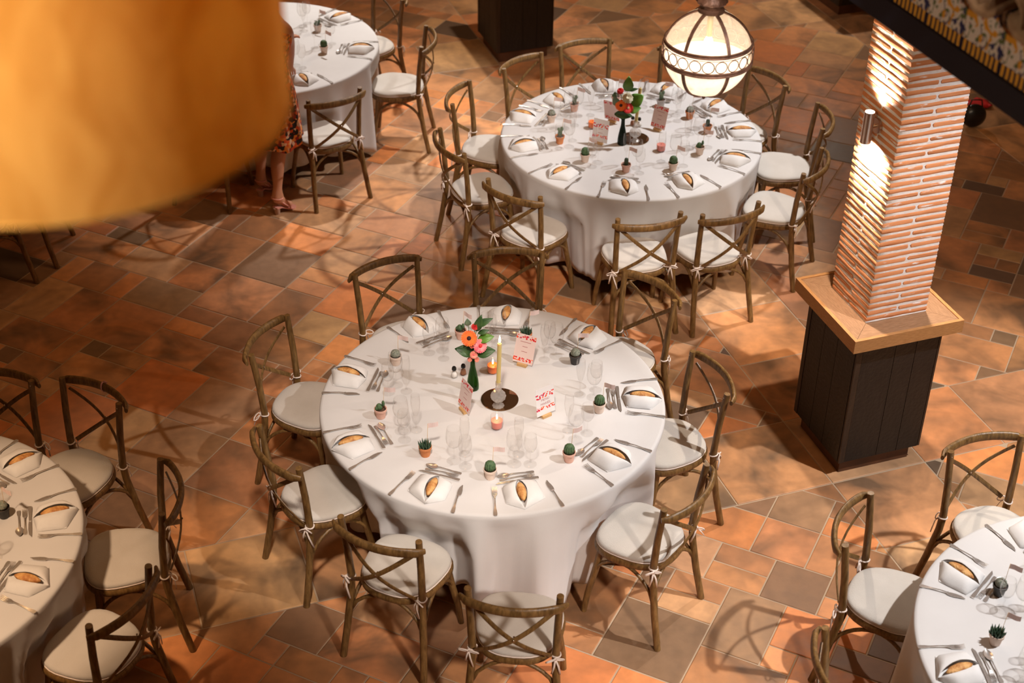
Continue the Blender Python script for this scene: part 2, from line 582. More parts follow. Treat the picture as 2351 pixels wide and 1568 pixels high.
# ------------------------------------------------------------------ mesh building
class MB:
    def __init__(s):
        s.v = []
        s.f = []

    def add(s, vs, fs):
        o = len(s.v)
        s.v += [tuple(v) for v in vs]
        s.f += [tuple(i + o for i in f) for f in fs]
        return s

    def box(s, c, d, rz=0.0, M=None):
        hx, hy, hz = d[0] / 2, d[1] / 2, d[2] / 2
        vs = [Vector((x, y, z)) for z in (-hz, hz) for x, y in ((-hx, -hy), (hx, -hy), (hx, hy), (-hx, hy))]
        if rz:
            r = Matrix.Rotation(rz, 3, 'Z')
            vs = [r @ v for v in vs]
        if M is not None:
            vs = [M @ v for v in vs]
        c = Vector(c)
        return s.add([v + c for v in vs], [(3, 2, 1, 0), (4, 5, 6, 7), (0, 1, 5, 4), (1, 2, 6, 5), (2, 3, 7, 6), (3, 0, 4, 7)])

    def prism(s, poly, z0, z1):
        n = len(poly)
        vs = [(x, y, z0) for x, y in poly] + [(x, y, z1) for x, y in poly]
        fs = [tuple(range(n - 1, -1, -1)), tuple(range(n, 2 * n))]
        fs += [(i, (i + 1) % n, n + (i + 1) % n, n + i) for i in range(n)]
        return s.add(vs, fs)

    def tube(s, pts, r, n=8, up=None, caps=True):
        # r: number, list, or (rx, ry) / list of (rx, ry); 'up' steers the ry axis
        pts = [Vector(p) for p in pts]
        k = len(pts)
        vs = []
        prev = None
        for i, p in enumerate(pts):
            t = (pts[min(i + 1, k - 1)] - pts[max(i - 1, 0)]).normalized()
            if up is not None:
                b = Vector(up)
                b = (b - t * b.dot(t)).normalized()
            elif prev is None:
                b = Vector((0, 0, 1)) if abs(t.z) < 0.9 else Vector((0, 1, 0))
                b = (b - t * b.dot(t)).normalized()
            else:
                b = (prev - t * prev.dot(t)).normalized()
            prev = b
            a = b.cross(t)
            rr = r[i] if isinstance(r, list) else r
            rx, ry = rr if isinstance(rr, tuple) else (rr, rr)
            for j in range(n):
                w = 2 * PI * (j + 0.5) / n
                vs.append(p + a * (rx * math.cos(w)) + b * (ry * math.sin(w)))
        fs = []
        for i in range(k - 1):
            for j in range(n):
                fs.append((i * n + j, i * n + (j + 1) % n, (i + 1) * n + (j + 1) % n, (i + 1) * n + j))
        if caps:
            fs.append(tuple(range(n - 1, -1, -1)))
            fs.append(tuple((k - 1) * n + j for j in range(n)))
        return s.add(vs, fs)

    def lathe(s, prof, n=20, c=(0, 0, 0), mod=None, close=False):
        vs = []
        for r, z in prof:
            for j in range(n):
                w = 2 * PI * j / n
                q = r * (mod(w, z) if mod else 1)
                vs.append((c[0] + q * math.cos(w), c[1] + q * math.sin(w), c[2] + z))
        fs = []
        k = len(prof)
        for i in range(k - 1):
            for j in range(n):
                fs.append((i * n + j, i * n + (j + 1) % n, (i + 1) * n + (j + 1) % n, (i + 1) * n + j))
        if not close:
            if prof[0][0] > 1e-6:
                fs.append(tuple(range(n - 1, -1, -1)))
            if prof[-1][0] > 1e-6:
                fs.append(tuple((k - 1) * n + j for j in range(n)))
        return s.add(vs, fs)

    def ball(s, c, r, n=12, m=8, M=None):
        if not isinstance(r, tuple):
            r = (r, r, r)
        vs = []
        for i in range(m + 1):
            th = PI * i / m
            for j in range(n):
                w = 2 * PI * j / n
                v = Vector((r[0] * math.sin(th) * math.cos(w), r[1] * math.sin(th) * math.sin(w), -r[2] * math.cos(th)))
                if M is not None:
                    v = M @ v
                vs.append(v + Vector(c))
        fs = []
        for i in range(m):
            for j in range(n):
                fs.append((i * n + j, i * n + (j + 1) % n, (i + 1) * n + (j + 1) % n, (i + 1) * n + j))
        return s.add(vs, fs)

    def torus(s, c, R, r, n=24, m=8, M=None):
        vs = []
        for i in range(n):
            a = 2 * PI * i / n
            for j in range(m):
                b = 2 * PI * j / m
                q = R + r * math.cos(b)
                v = Vector((q * math.cos(a), q * math.sin(a), r * math.sin(b)))
                if M is not None:
                    v = M @ v
                vs.append(v + Vector(c))
        fs = [(i * m + j, ((i + 1) % n) * m + j, ((i + 1) % n) * m + (j + 1) % m, i * m + (j + 1) % m) for i in range(n) for j in range(m)]
        return s.add(vs, fs)

    def sheet(s, grid, th):
        # grid of points -> two-sided sheet with thickness th downwards
        h, w = len(grid), len(grid[0])
        top = [Vector(p) for row in grid for p in row]
        bot = [p - Vector((0, 0, th)) for p in top]
        n = h * w
        fs = []
        for i in range(h - 1):
            for j in range(w - 1):
                a, b, c, d = i * w + j, i * w + j + 1, (i + 1) * w + j + 1, (i + 1) * w + j
                fs.append((a, b, c, d))
                fs.append((n + d, n + c, n + b, n + a))
        edge = [j for j in range(w)] + [i * w + w - 1 for i in range(1, h)] + [(h - 1) * w + j for j in range(w - 2, -1, -1)] + [i * w for i in range(h - 2, 0, -1)]
        for k in range(len(edge)):
            a, b = edge[k], edge[(k + 1) % len(edge)]
            fs.append((b, a, n + a, n + b))
        return s.add(top + bot, fs)

    def mesh(s, name, mat, smooth=True, auto=None):
        me = bpy.data.meshes.new(name)
        me.from_pydata(s.v, [], s.f)
        bm = bmesh.new()
        bm.from_mesh(me)
        bmesh.ops.remove_doubles(bm, verts=bm.verts, dist=1e-6)
        bmesh.ops.recalc_face_normals(bm, faces=bm.faces)
        if auto is not None:
            lim = math.cos(rad(auto))
            for e in bm.edges:
                if len(e.link_faces) == 2 and e.link_faces[0].normal.dot(e.link_faces[1].normal) < lim:
                    e.smooth = False
        bm.to_mesh(me)
        bm.free()
        if smooth:
            me.polygons.foreach_set('use_smooth', [True] * len(me.polygons))
        me.materials.append(MATS[mat] if isinstance(mat, str) else mat)
        return me


def ob(name, me, parent=None, loc=None, rot=None):
    o = bpy.data.objects.new(name, me)
    COL.objects.link(o)
    if parent is not None:
        o.parent = parent
    if loc is not None:
        o.location = loc
    if rot is not None:
        o.rotation_euler = rot
    return o


def tag(o, label, cat, group=None):
    o['label'] = label
    o['category'] = cat
    if group:
        o['group'] = group
    return o


def thing(name, label, cat, loc=(0, 0, 0), rz=0.0, group=None):
    o = bpy.data.objects.new(name, None)
    o.empty_display_size = 0.05
    COL.objects.link(o)
    o.location = loc
    o.rotation_euler = (0, 0, rz)
    return tag(o, label, cat, group)


def put(parts, name, label, cat, loc, rz=0.0, group=None, tilt=None):
    """parts: list of (part_name, mesh, [sub-parts]) -> one thing; a single part without sub-parts becomes the thing itself"""
    if len(parts) == 1 and not parts[0][2]:
        o = ob(name, parts[0][1], None, loc, (0, 0, rz) if tilt is None else tilt)
        return tag(o, label, cat, group)
    t = thing(name, label, cat, loc, rz, group)
    if tilt is not None:
        t.rotation_euler = tilt
    for pn, me, subs in parts:
        p = ob(pn, me, t)
        for sn, sm in subs:
            ob(sn, sm, p)
    return t


def arc(a, b, n):
    return [a + (b - a) * i / (n - 1) for i in range(n)]


# ------------------------------------------------------------------ floor
def clip(poly, nx, ny, d):
    # keep nx*x+ny*y <= d
    out = []
    for i in range(len(poly)):
        a, b = poly[i], poly[(i + 1) % len(poly)]
        da, db = nx * a[0] + ny * a[1] - d, nx * b[0] + ny * b[1] - d
        if da <= 0:
            out.append(a)
        if da * db < 0:
            t = da / (da - db)
            out.append((a[0] + (b[0] - a[0]) * t, a[1] + (b[1] - a[1]) * t))
    return out


def inset(poly, g):
    area = sum(poly[i][0] * poly[(i + 1) % len(poly)][1] - poly[(i + 1) % len(poly)][0] * poly[i][1] for i in range(len(poly)))
    if area < 0:
        poly = poly[::-1]
    res = list(poly)
    for i in range(len(poly)):
        a, b = poly[i], poly[(i + 1) % len(poly)]
        ex, ey = b[0] - a[0], b[1] - a[1]
        l = math.hypot(ex, ey)
        if l < 1e-6:
            continue
        nx, ny = ey / l, -ex / l
        res = clip(res, nx, ny, nx * a[0] + ny * a[1] - g)
        if len(res) < 3:
            return []
    # merge near-duplicates
    out = []
    for p in res:
        if not out or math.hypot(p[0] - out[-1][0], p[1] - out[-1][1]) > 0.004:
            out.append(p)
    return out if len(out) >= 3 else []


def parea(p):
    return abs(sum(p[i][0] * p[(i + 1) % len(p)][1] - p[(i + 1) % len(p)][0] * p[i][1] for i in range(len(p)))) / 2


def w2uv(x, y):
    d = Vector((x, y, 0)) - PA
    return d.dot(PU), d.dot(PV)


def uv2w(u, v):
    p = PA + PU * u + PV * v
    return p.x, p.y


def project(x, y, z=0.0):
    d = Vector((x, y, z - CAM_H))
    w = d.dot(F_)
    if w < 0.3:
        return None
    f = 3390.95
    return 1175.5 + f * d.dot(R_) / w, 784 - f * d.dot(U_) / w


def build_floor():
    rnd = random.Random(21)
    UR = [(-11.0, -0.3), (-0.3, 0.3), (0.3, 3.0), (3.0, 3.6), (3.6, 8.0)]
    VR = [(-6.0, -0.3), (-0.3, 0.3), (0.3, 5.66), (5.66, 6.26), (6.26, 12.0)]
    polys = []
    # diagonal field: random opus partition on a 15 cm grid turned by 45 degrees
    C = 0.152
    GN = 150
    grid = {}
    kinds = [((3, 3), 20), ((3, 2), 13), ((2, 3), 13), ((2, 2), 12), ((2, 1), 8), ((1, 2), 8), ((1, 1), 2)]
    pool = [k for k, w in kinds for _ in range(w)]
    rects = []
    for j in range(GN):
        for i in range(GN):
            if (i, j) in grid:
                continue
            for _ in range(14):
                w, h = rnd.choice(pool)
                if all((i + a, j + b) not in grid for a in range(w) for b in range(h)):
                    break
            else:
                w = h = 1
            for a in range(w):
                for b in range(h):
                    grid[(i + a, j + b)] = 1
            rects.append((i, j, w, h))
    c45 = math.cos(PI / 4)
    for i, j, w, h in rects:
        q = []
        for a, b in ((i, j), (i + w, j), (i + w, j + h), (i, j + h)):
            x, y = (a - GN / 2) * C, (b - GN / 2) * C
            q.append((x * c45 - y * c45 - 1.0, x * c45 + y * c45 + 3.0))
        for iu in (0, 2, 4):
            for iv in (0, 2, 4):
                (u0, u1), (v0, v1) = UR[iu], VR[iv]
                pq = clip(clip(clip(clip(q, 1, 0, u1), -1, 0, -u0), 0, 1, v1), 0, -1, -v0)
                if len(pq) >= 3 and parea(pq) > 0.0015:
                    polys.append((pq, 0))
    # bands of large flags along the pillar rows
    for iu, iv in ((1, 0), (1, 2), (1, 4), (3, 0), (3, 2), (3, 4), (0, 1), (2, 1), (4, 1), (0, 3), (2, 3), (4, 3), (1, 1), (1, 3), (3, 1), (3, 3)):
        (u0, u1), (v0, v1) = UR[iu], VR[iv]
        nu = max(1, round((u1 - u0) / 0.6))
        nv = max(1, round((v1 - v0) / 0.6))
        for a in range(nu):
            for b in range(nv):
                polys.append(([(u0 + (u1 - u0) * (a + da) / nu, v0 + (v1 - v0) * (b + db) / nv) for da, db in ((0, 0), (1, 0), (1, 1), (0, 1))], 1))
    pal = [((0.52, 0.225, 0.09), 0.45, 22), ((0.50, 0.25, 0.12), 0.9, 24), ((0.43, 0.23, 0.115), 0.9, 24), ((0.33, 0.175, 0.09), 0.7, 16),
           ((0.19, 0.125, 0.08), 0.3, 12), ((0.115, 0.085, 0.065), 0.2, 5), ((0.47, 0.30, 0.17), 0.6, 14), ((0.35, 0.225, 0.135), 0.6, 12)]
    pp = [p for p in pal for _ in range(p[2])]
    bandpal = [((0.50, 0.28, 0.145), 0.9, 0), ((0.44, 0.26, 0.14), 0.9, 0), ((0.46, 0.30, 0.17), 0.9, 0), ((0.50, 0.24, 0.11), 0.7, 0)]
    tiles = []
    for pq, kind in polys:
        wq = [uv2w(*p) for p in pq]
        cx = sum(p[0] for p in wq) / len(wq)
        cy = sum(p[1] for p in wq) / len(wq)
        if cy < 2.5 or abs(cx) > 9 or cy > 17:
            continue
        g = inset(wq, 0.0042)
        if not g:
            continue
        col, al, _ = rnd.choice(bandpal if kind else pp)
        k = rnd.uniform(0.86, 1.14)
        col = tuple(min(1, c * k * q_ * rnd.uniform(0.96, 1.04)) for c, q_ in zip(col, (1.44, 1.24, 1.07)))
        pr = [project(*p) for p in g]
        if all(pr):
            inframe = [p for p in pr if -10 < p[0] < 2361 and -10 < p[1] < 1578]
            px = parea(pr) * (len(inframe) / len(pr))
        else:
            px = 0
        tiles.append((px, g, col, al, rnd.uniform(-0.0008, 0.0012)))
    tiles.sort(key=lambda t: -t[0])

    def geom(g, z):
        cx = sum(p[0] for p in g) / len(g)
        cy = sum(p[1] for p in g) / len(g)
        top = inset(g, 0.004) or g
        n = len(g)
        if len(top) != n:
            top = [(p[0] + (cx - p[0]) * 0.03, p[1] + (cy - p[1]) * 0.03) for p in g]
        else:
            # align start vertex
            k0 = min(range(n), key=lambda k: math.hypot(top[k][0] - g[0][0], top[k][1] - g[0][1]))
            top = top[k0:] + top[:k0]
            a = sum(g[i][0] * g[(i + 1) % n][1] - g[(i + 1) % n][0] * g[i][1] for i in range(n))
            b = sum(top[i][0] * top[(i + 1) % n][1] - top[(i + 1) % n][0] * top[i][1] for i in range(n))
            if a * b < 0:
                top = [top[0]] + top[1:][::-1]
        vs = [(x, y, -0.012) for x, y in g] + [(x, y, z - 0.002) for x, y in g] + [(x, y, z) for x, y in top]
        fs = [tuple(range(2 * n, 3 * n))]
        for i in range(n):
            j = (i + 1) % n
            fs += [(i, j, n + j, n + i), (n + i, n + j, 2 * n + j, 2 * n + i)]
        return vs, fs

    def setcol(me, cols):
        ca = me.color_attributes.new('Col', 'FLOAT_COLOR', 'POINT')
        ca.data.foreach_set('color', [c for q in cols for c in q])

    fb = MB().box((0, 8, -0.0485), (22, 22, 0.09))
    fl = ob('floor', fb.mesh('floor', 'grout', False))
    fl['kind'] = 'structure'
    for px, g, col, al, z in tiles[:300]:
        vs, fs = geom(g, z)
        me = bpy.data.meshes.new('floor_tile')
        me.from_pydata(vs, [], fs)
        setcol(me, [col + (al,)] * len(vs))
        me.materials.append(MATS['terracotta'])
        ob('floor_tile', me, fl)
    V, Fc, Cc = [], [], []
    for px, g, col, al, z in tiles[300:]:
        vs, fs = geom(g, z)
        o = len(V)
        V += vs
        Fc += [tuple(i + o for i in f) for f in fs]
        Cc += [col + (al,)] * len(vs)
    me = bpy.data.meshes.new('distant_tiles')
    me.from_pydata(V, [], Fc)
    setcol(me, Cc)
    me.materials.append(MATS['terracotta'])
    o = ob('distant_tiles', me, fl)
    o['kind'] = 'stuff'
    o['label'] = 'remaining terracotta tiles of the mixed pattern'


build_floor()


# ------------------------------------------------------------------ pillars
def rotz_u():
    return math.atan2(PU.y, PU.x)


def brick_variants():
    res = []
    for k in range(7):
        r = random.Random(50 + k)
        mb = MB()
        # long axis x : 0.372, depth 0.181, height .027 ; rounded rectangular section swept along x
        xs = [-0.186, -0.181, -0.11, -0.04, 0.03, 0.10, 0.181, 0.186]
        sec = [(-0.087, -0.0138), (-0.0905, -0.0065), (-0.0905, 0.006), (-0.086, 0.0138), (0.086, 0.0138), (0.0905, 0.006), (0.0905, -0.0065), (0.087, -0.0138)]
        vs = []
        for i, x in enumerate(xs):
            sh = 0.965 if i in (0, len(xs) - 1) else 1
            dz = r.uniform(-0.0022, 0.0022)
            for (y, z) in sec:
                vs.append((x, y * sh + r.uniform(-0.0018, 0.0018), z * (0.7 if sh < 1 else 1) * r.uniform(0.82, 1.1) + dz))
        n = len(sec)
        fs = [(i * n + j, i * n + (j + 1) % n, (i + 1) * n + (j + 1) % n, (i + 1) * n + j) for i in range(len(xs) - 1) for j in range(n)]
        fs += [tuple(range(n - 1, -1, -1)), tuple((len(xs) - 1) * n + j for j in range(n))]
        mb.add(vs, fs)
        res.append(mb.mesh('brick', 'brick_clay', True, 50))
    return res


def pillar(c, label, bricks):
    t = thing('pillar', label, 'pillar', c, rotz_u(), 'pillars on timber pedestals')
    body = ob('pedestal', MB().box((0, 0, 0.515), (0.505, 0.505, 0.82)).mesh('pedestal', 'black_timber', False), t)
    ob('skirting', MB().box((0, 0, 0.0535), (0.45, 0.45, 0.107)).mesh('skirting', 'skirt_timber', False), body)
    # planks on every face, leaving a corner strip
    hw = 0.2625
    for f in range(4):
        M = Matrix.Rotation(f * PI / 2, 3, 'Z')
        cuts = [-0.2625, -0.225, -0.075, 0.07, 0.225, 0.2625] if f % 2 else [-0.2625, -0.225, -0.02, 0.11, 0.225, 0.2625]
        for k in range(5):
            a, b = cuts[k], cuts[k + 1]
            strip = k in (0, 4)
            if strip and k == 4:
                continue
            if k == 3:
                b = cuts[5] - 0.012
            mb = MB()
            d = 0.012
            cc = Vector(((a + b) / 2, -hw + d / 2 - (0.003 if strip else 0), 0.512))
            mb.box((0, 0, 0), (b - a - 0.003, d, 0.815))
            me = mb.mesh('corner_strip' if strip else 'plank', 'corner_timber' if strip else 'black_timber', False)
            ob('corner_strip' if strip else 'plank', me, body, M @ cc, (0, 0, f * PI / 2))
    top = ob('table_ledge', MB().box((0, 0, 0.958), (0.61, 0.61, 0.060)).mesh('table_ledge', 'trim_oak', False), t)
    o, i_ = 0.312, 0.17
    for f in range(4):
        me = MB().prism([(-o + .001, -o), (o - .001, -o), (i_ - .001, -i_), (-i_ + .001, -i_)], 0.985, 0.998).mesh('ledge_board', 'top_oak', False)
        ob('ledge_board', me, top, None, (0, 0, f * PI / 2))
        e = 0.332
        me = MB().prism([(-e, -e), (e, -e), (o, -o), (-o, -o)], 0.925, 1.003).mesh('edge_trim', 'trim_oak', False)
        ob('edge_trim', me, top, None, (0, 0, f * PI / 2))
    H0, CH = 1.0, 0.0388
    nc = 62
    core = MB()
    # mortar core: slightly wavy square, fuller at each bed joint
    prof = []
    n = 24
    vs = []
    for k in range(nc * 2 + 1):
        z = H0 + k * CH / 2
        half = 0.1805 if (k % 2) else 0.1855
        for s_ in range(4):
            for q in range(6):
                w = -1 + 2 * q / 6
                x, y = [(w, -1), (1, w), (-w, 1), (-1, -w)][s_]
                j = 0.0018 * noise.noise(Vector((x * 9, y * 9, z * 22)))
                vs.append((x * (half + j), y * (half + j), z))
    fs = [(k * n + a, k * n + (a + 1) % n, (k + 1) * n + (a + 1) % n, (k + 1) * n + a) for k in range(nc * 2) for a in range(n)]
    fs.append(tuple(nc * 2 * n + a for a in range(n)))
    core.add(vs, fs)
    shaft = ob('brick_shaft', core.mesh('brick_shaft', 'mortar', True), t)
    if bricks:
        r = random.Random(5)
        for k in range(nc):
            z = H0 + (k + 0.5) * CH
            turn = PI / 2 if k % 2 else 0.0
            for sgn in (-1, 1):
                off = Vector((0, sgn * 0.0965, z))
                off = Matrix.Rotation(turn, 3, 'Z') @ off
                o2 = ob('brick', r.choice(bricks), shaft, off, (0, 0, turn + (PI if r.random() < 0.5 else 0) + r.uniform(-0.008, 0.008)))
    return t


BR = brick_variants()
pillar(PA, 'striped brick pillar on black timber pedestal with oak ledge, lit by wall lamp', BR)
pillar(PB, 'black timber pillar pedestal at top centre behind the lantern table', None)
pillar(PC, 'dark pillar pedestal at top right, mostly hidden by navy beam', None)


def sconce(c, label, sgn=-1):
    p = c + PU * (0.247 * sgn) + Vector((0, 0, 2.085))
    t = thing('wall_lamp', label, 'wall lamp', p, rotz_u() + (PI if sgn > 0 else 0), 'up and down wall lamps on pillars')
    mb = MB()
    r = 0.0275
    mb.lathe([(r, -0.085), (r, 0.085), (r - 0.003, 0.085), (r - 0.003, 0.06), (r - 0.003, -0.06), (r - 0.003, -0.085), (r, -0.085)], 28, close=True)
    ob('tube', mb.mesh('tube', 'steel', True, 40), t)
    M = Matrix.Rotation(PI / 2, 3, 'Y')
    mb = MB()
    mb.tube([(0.046, 0, 0), (0.062, 0, 0)], 0.04, 28)
    ob('back_plate', mb.mesh('back_plate', 'steel', True, 40), t)
    mb = MB()
    mb.tube([(0.026, 0, 0), (0.048, 0, 0)], 0.012, 14)
    ob('arm', mb.mesh('arm', 'steel', True, 40), t)
    for s_ in (-1, 1):
        mb = MB()
        mb.tube([(0, 0, s_ * 0.070), (0, 0, s_ * 0.073)], 0.0238, 24)
        ob('bulb', mb.mesh('bulb', 'sconce_bulb', True, 40), t)
    col = (1.0, 0.86, 0.72)
    lamp('sconce_light', 'SPOT', p + Vector((0, 0, -0.078)), 80, col, 0.02, p + Vector((0, 0, -2)) + PU * (0.25 * sgn), spot_size=rad(160), spot_blend=0.6)
    lamp('sconce_light', 'SPOT', p + Vector((0, 0, 0.078)), 60, col, 0.02, p + Vector((0, 0, 2)), spot_size=rad(120), spot_blend=1.0)


sconce(PA, 'brushed steel tube wall lamp shining up and down on brick pillar')
sconce(PA, 'steel tube wall lamp on the hidden far side of brick pillar', 1)
sconce(PB, 'steel tube wall lamp on left of the pillar at top centre')
sconce(PB, 'steel tube wall lamp on right of the pillar at top centre', 1)
sconce(PC, 'steel tube wall lamp on the pillar at top right')

# ------------------------------------------------------------------ chairs
POST = [(0.222, -0.040, 0.0), (0.207, 0.000, 0.20), (0.192, 0.030, 0.40), (0.190, 0.036, 0.50), (0.195, 0.024, 0.68), (0.2025, 0.000, 0.885)]


def seat_outline(sx, sy, n=36, cy=0.215):
    pts = []
    for k in range(n):
        w = 2 * PI * k / n
        cx, sn = math.cos(w), math.sin(w)
        e = 2 / 2.7
        x = math.copysign(abs(cx) ** e, cx)
        y = math.copysign(abs(sn) ** e, sn)
        pts.append((x * sx * (1 + 0.12 * y), cy + y * sy))
    return pts


def bow_mesh(k):
    r = random.Random(k)
    mb = MB()
    # ring round the post, two loops, two tails ; origin at post centre, -y = behind chair
    ring = [(0.021 * math.cos(a), 0.021 * math.sin(a), 0.002 * math.sin(2 * a)) for a in arc(0, 2 * PI, 13)]
    mb.tube(ring, 0.0042, 6)
    kx, ky = 0.012 * (1 if k % 2 else -1), -0.024
    mb.ball((kx, ky, -0.002), 0.0085, 8, 6)
    for s_ in (-1, 1):
        L_ = r.uniform(0.032, 0.05)
        dz = r.uniform(-0.03, 0.004)
        lp = []
        for a in arc(0, 2 * PI, 9):
            lp.append((kx + s_ * L_ * 0.5 * (1 - math.cos(a)), ky - 0.004 - 0.006 * math.sin(a), -0.002 + dz * 0.5 * (1 - math.cos(a)) + 0.011 * math.sin(a)))
        mb.tube(lp, 0.0036, 6)
        tl = r.uniform(0.06, 0.11)
        ex = s_ * r.uniform(0.01, 0.05)
        mb.tube([(kx, ky, -0.004), (kx + ex * 0.5, ky - 0.012, -0.004 - tl * 0.4), (kx + ex, ky - 0.008, -0.004 - tl)], [(0.0042, 0.002), (0.005, 0.002), (0.005, 0.002)], 6)
    return mb.mesh('tie_bow', 'tie_fabric')


BOWS = [bow_mesh(k) for k in range(5)]


def chair_meshes():
    D = {}
    for s_ in (-1, 1):
        mb = MB()
        mb.tube([(x * s_, y, z) for x, y, z in POST], [0.0175, 0.0185, 0.019, 0.019, 0.018, 0.0165], 12)
        D['post', s_] = mb.mesh('back_post', 'chair_wood', True, 50)
        mb = MB()
        mb.tube([(0.205 * s_, 0.405, 0.0), (0.198 * s_, 0.392, 0.12), (0.176 * s_, 0.362, 0.30), (0.160 * s_, 0.345, 0.435)], [0.0155, 0.0165, 0.018, 0.0185], 12)
        D['leg', s_] = mb.mesh('front_leg', 'chair_wood', True, 50)
        # bent strap from high on one post to low on the other
        mb = MB()
        pts = []
        for k in range(11):
            q = k / 10
            x = s_ * (0.186 - 0.355 * q)
            z = 0.815 - 0.315 * q
            y = -0.012 - 0.060 * math.sin(PI * q) + 0.024 * q - (0.006 if s_ > 0 else 0)
            pts.append((x, y, z))
        mb.tube(pts, (0.0125, 0.0052), 8, up=(0, 1, 0))
        D['strap', s_] = mb.mesh('cross_strap', 'chair_wood', True, 50)
    mb = MB()
    pts, rr = [], []
    for k in range(17):
        q = -1 + 2 * k / 16
        x = 0.238 * q
        y = -0.022 - 0.068 * (1 - q * q) + (0.014 if abs(q) > 0.9 else 0)
        pts.append((x, y, 0.851 - 0.004 * q * q))
        e = 1 - max(0, (abs(q) - 0.86)) / 0.14 * 0.45
        rr.append((0.0125 * e + 0.002, 0.0265 * e))
    mb.tube(pts, rr, 12, up=(0, 0, 1))
    D['rail'] = mb.mesh('top_rail', 'chair_wood', True, 60)
    # seat frame : bentwood hoop with woven panel
    mb = MB()
    out = seat_outline(0.202, 0.202)
    n = len(out)
    inn = seat_outline(0.182, 0.182)
    prof = [(out, 0.418), (seat_outline(0.209, 0.209), 0.428), (seat_outline(0.209, 0.209), 0.446), (out, 0.457), (inn, 0.455), (inn, 0.420)]
    vs = [(x, y, z) for o_, z in prof for x, y in o_]
    fs = [(i * n + j, i * n + (j + 1) % n, ((i + 1) % 6) * n + (j + 1) % n, ((i + 1) % 6) * n + j) for i in range(6) for j in range(n)]
    mb.add(vs, fs)
    D['frame'] = mb.mesh('seat_hoop', 'chair_wood', True, 50)
    mb = MB()
    mb.prism(seat_outline(0.184, 0.184), 0.436, 0.444)
    D['panel'] = mb.mesh('seat_panel', 'holder_wood', False)
    # cushion
    mb = MB()
    rings = [(0.186, 0.459, 1.0), (0.197, 0.464, 1.0), (0.200, 0.473, 1), (0.196, 0.483, 1), (0.186, 0.489, 1), (0.165, 0.4925, 1), (0.12, 0.495, 1), (0.06, 0.496, 1)]
    vs = []
    for s_, z, _ in rings:
        for x, y in seat_outline(s_, s_):
            vs.append((x, y, z + 0.0035 * noise.noise(Vector((x * 11, y * 11, 0.3))) * (1 if z > 0.485 else 0)))
    k = len(rings)
    fs = [(i * n + j, i * n + (j + 1) % n, (i + 1) * n + (j + 1) % n, (i + 1) * n + j) for i in range(k - 1) for j in range(n)]
    fs += [tuple(range(n - 1, -1, -1)), tuple((k - 1) * n + j for j in range(n))]
    mb.add(vs, fs)
    D['cushion'] = mb.mesh('cushion', 'cushion_fabric', True, 70)
    mb = MB()
    pip = [(x, y, 0.4625) for x, y in seat_outline(0.1985, 0.1985)]
    mb.tube(pip + [pip[0]], 0.0036, 6, caps=False)
    D['piping'] = mb.mesh('piping', 'tie_fabric')

    def brace(a, b, mid, zt):
        a, b, mid = Vector(a), Vector(b), Vector(mid)
        pts = []
        for q in arc(0, 1, 13):
            base = a.lerp(b, q)
            k2 = math.sin(PI * q) ** 0.55
            p = base + (mid - (a + b) / 2) * k2 * 1.0
            p.z = a.z + (zt - a.z) * k2
            pts.append(p)
        mb = MB()
        mb.tube(pts, 0.0098, 8)
        return mb.mesh('brace', 'chair_wood')
    D['braces'] = [brace((-0.2, 0.015, 0.265), (0.2, 0.015, 0.265), (0, 0.045, 0), 0.410),
                   brace((-0.180, 0.368, 0.265), (0.180, 0.368, 0.265), (0, 0.372, 0), 0.408),
                   brace((0.202, 0.012, 0.25), (0.186, 0.374, 0.25), (0.178, 0.2, 0), 0.408),
                   brace((-0.202, 0.012, 0.25), (-0.186, 0.374, 0.25), (-0.178, 0.2, 0), 0.408)]
    mb = MB()
    mb.ball((0, 0, 0), (0.0055, 0.003, 0.0055), 8, 6)
    D['rivet'] = mb.mesh('rivet', 'rivet_steel')
    return D


CM = chair_meshes()
CHN = [0]


def chair(mx, my, face, label, group):
    i = CHN[0]
    CHN[0] += 1
    t = thing('dining_chair', label, 'chair', (mx, my, 0), rad(face - 90), group)
    for s_ in (-1, 1):
        ob('back_post', CM['post', s_], t)
        ob('front_leg', CM['leg', s_], t)
        st = ob('cross_strap', CM['strap', s_], t)
    ob('rivet', CM['rivet'], st, (0.008, -0.0735, 0.661))
    ob('rivet', CM['rivet'], st, (0.008, -0.0495, 0.661))
    r = ob('top_rail', CM['rail'], t)
    for s_ in (-1, 1):
        ob('rivet', CM['rivet'], r, (0.2025 * s_, 0.0165, 0.862))
        ob('rivet', CM['rivet'], r, (0.2065 * s_, -0.044, 0.846))
    f = ob('seat_hoop', CM['frame'], t)
    ob('seat_panel', CM['panel'], f)
    for b in CM['braces']:
        ob('brace', b, t)
    c = ob('cushion', CM['cushion'], t)
    ob('piping', CM['piping'], c)
    for s_ in (-1, 1):
        ob('tie_bow', BOWS[(i * 2 + (s_ > 0) * 3) % 5], c, (0.190 * s_, 0.036, 0.487), (0, 0, random.uniform(-0.7, 0.7)))
    return t


HOURS = ['twelve', 'one', 'two', 'three', 'four', 'five', 'six', 'seven', 'eight', 'nine', 'ten', 'eleven']


def hour(phi):
    return HOURS[round((90 - phi) / 30) % 12]


TAB = {'centre': Vector((-0.0983, 6.1665, 0)), 'lantern': Vector((0.8093, 9.2111, 0)), 'woman': Vector((-1.959, 10.672, 0)),
       'lower left': Vector((-2.884, 4.991, 0)), 'lower right': Vector((2.653, 4.431, 0))}
TNAME = {'centre': 'centre table', 'lantern': 'lantern table', 'woman': 'far left table', 'lower left': 'lower left table', 'lower right': 'lower right table'}

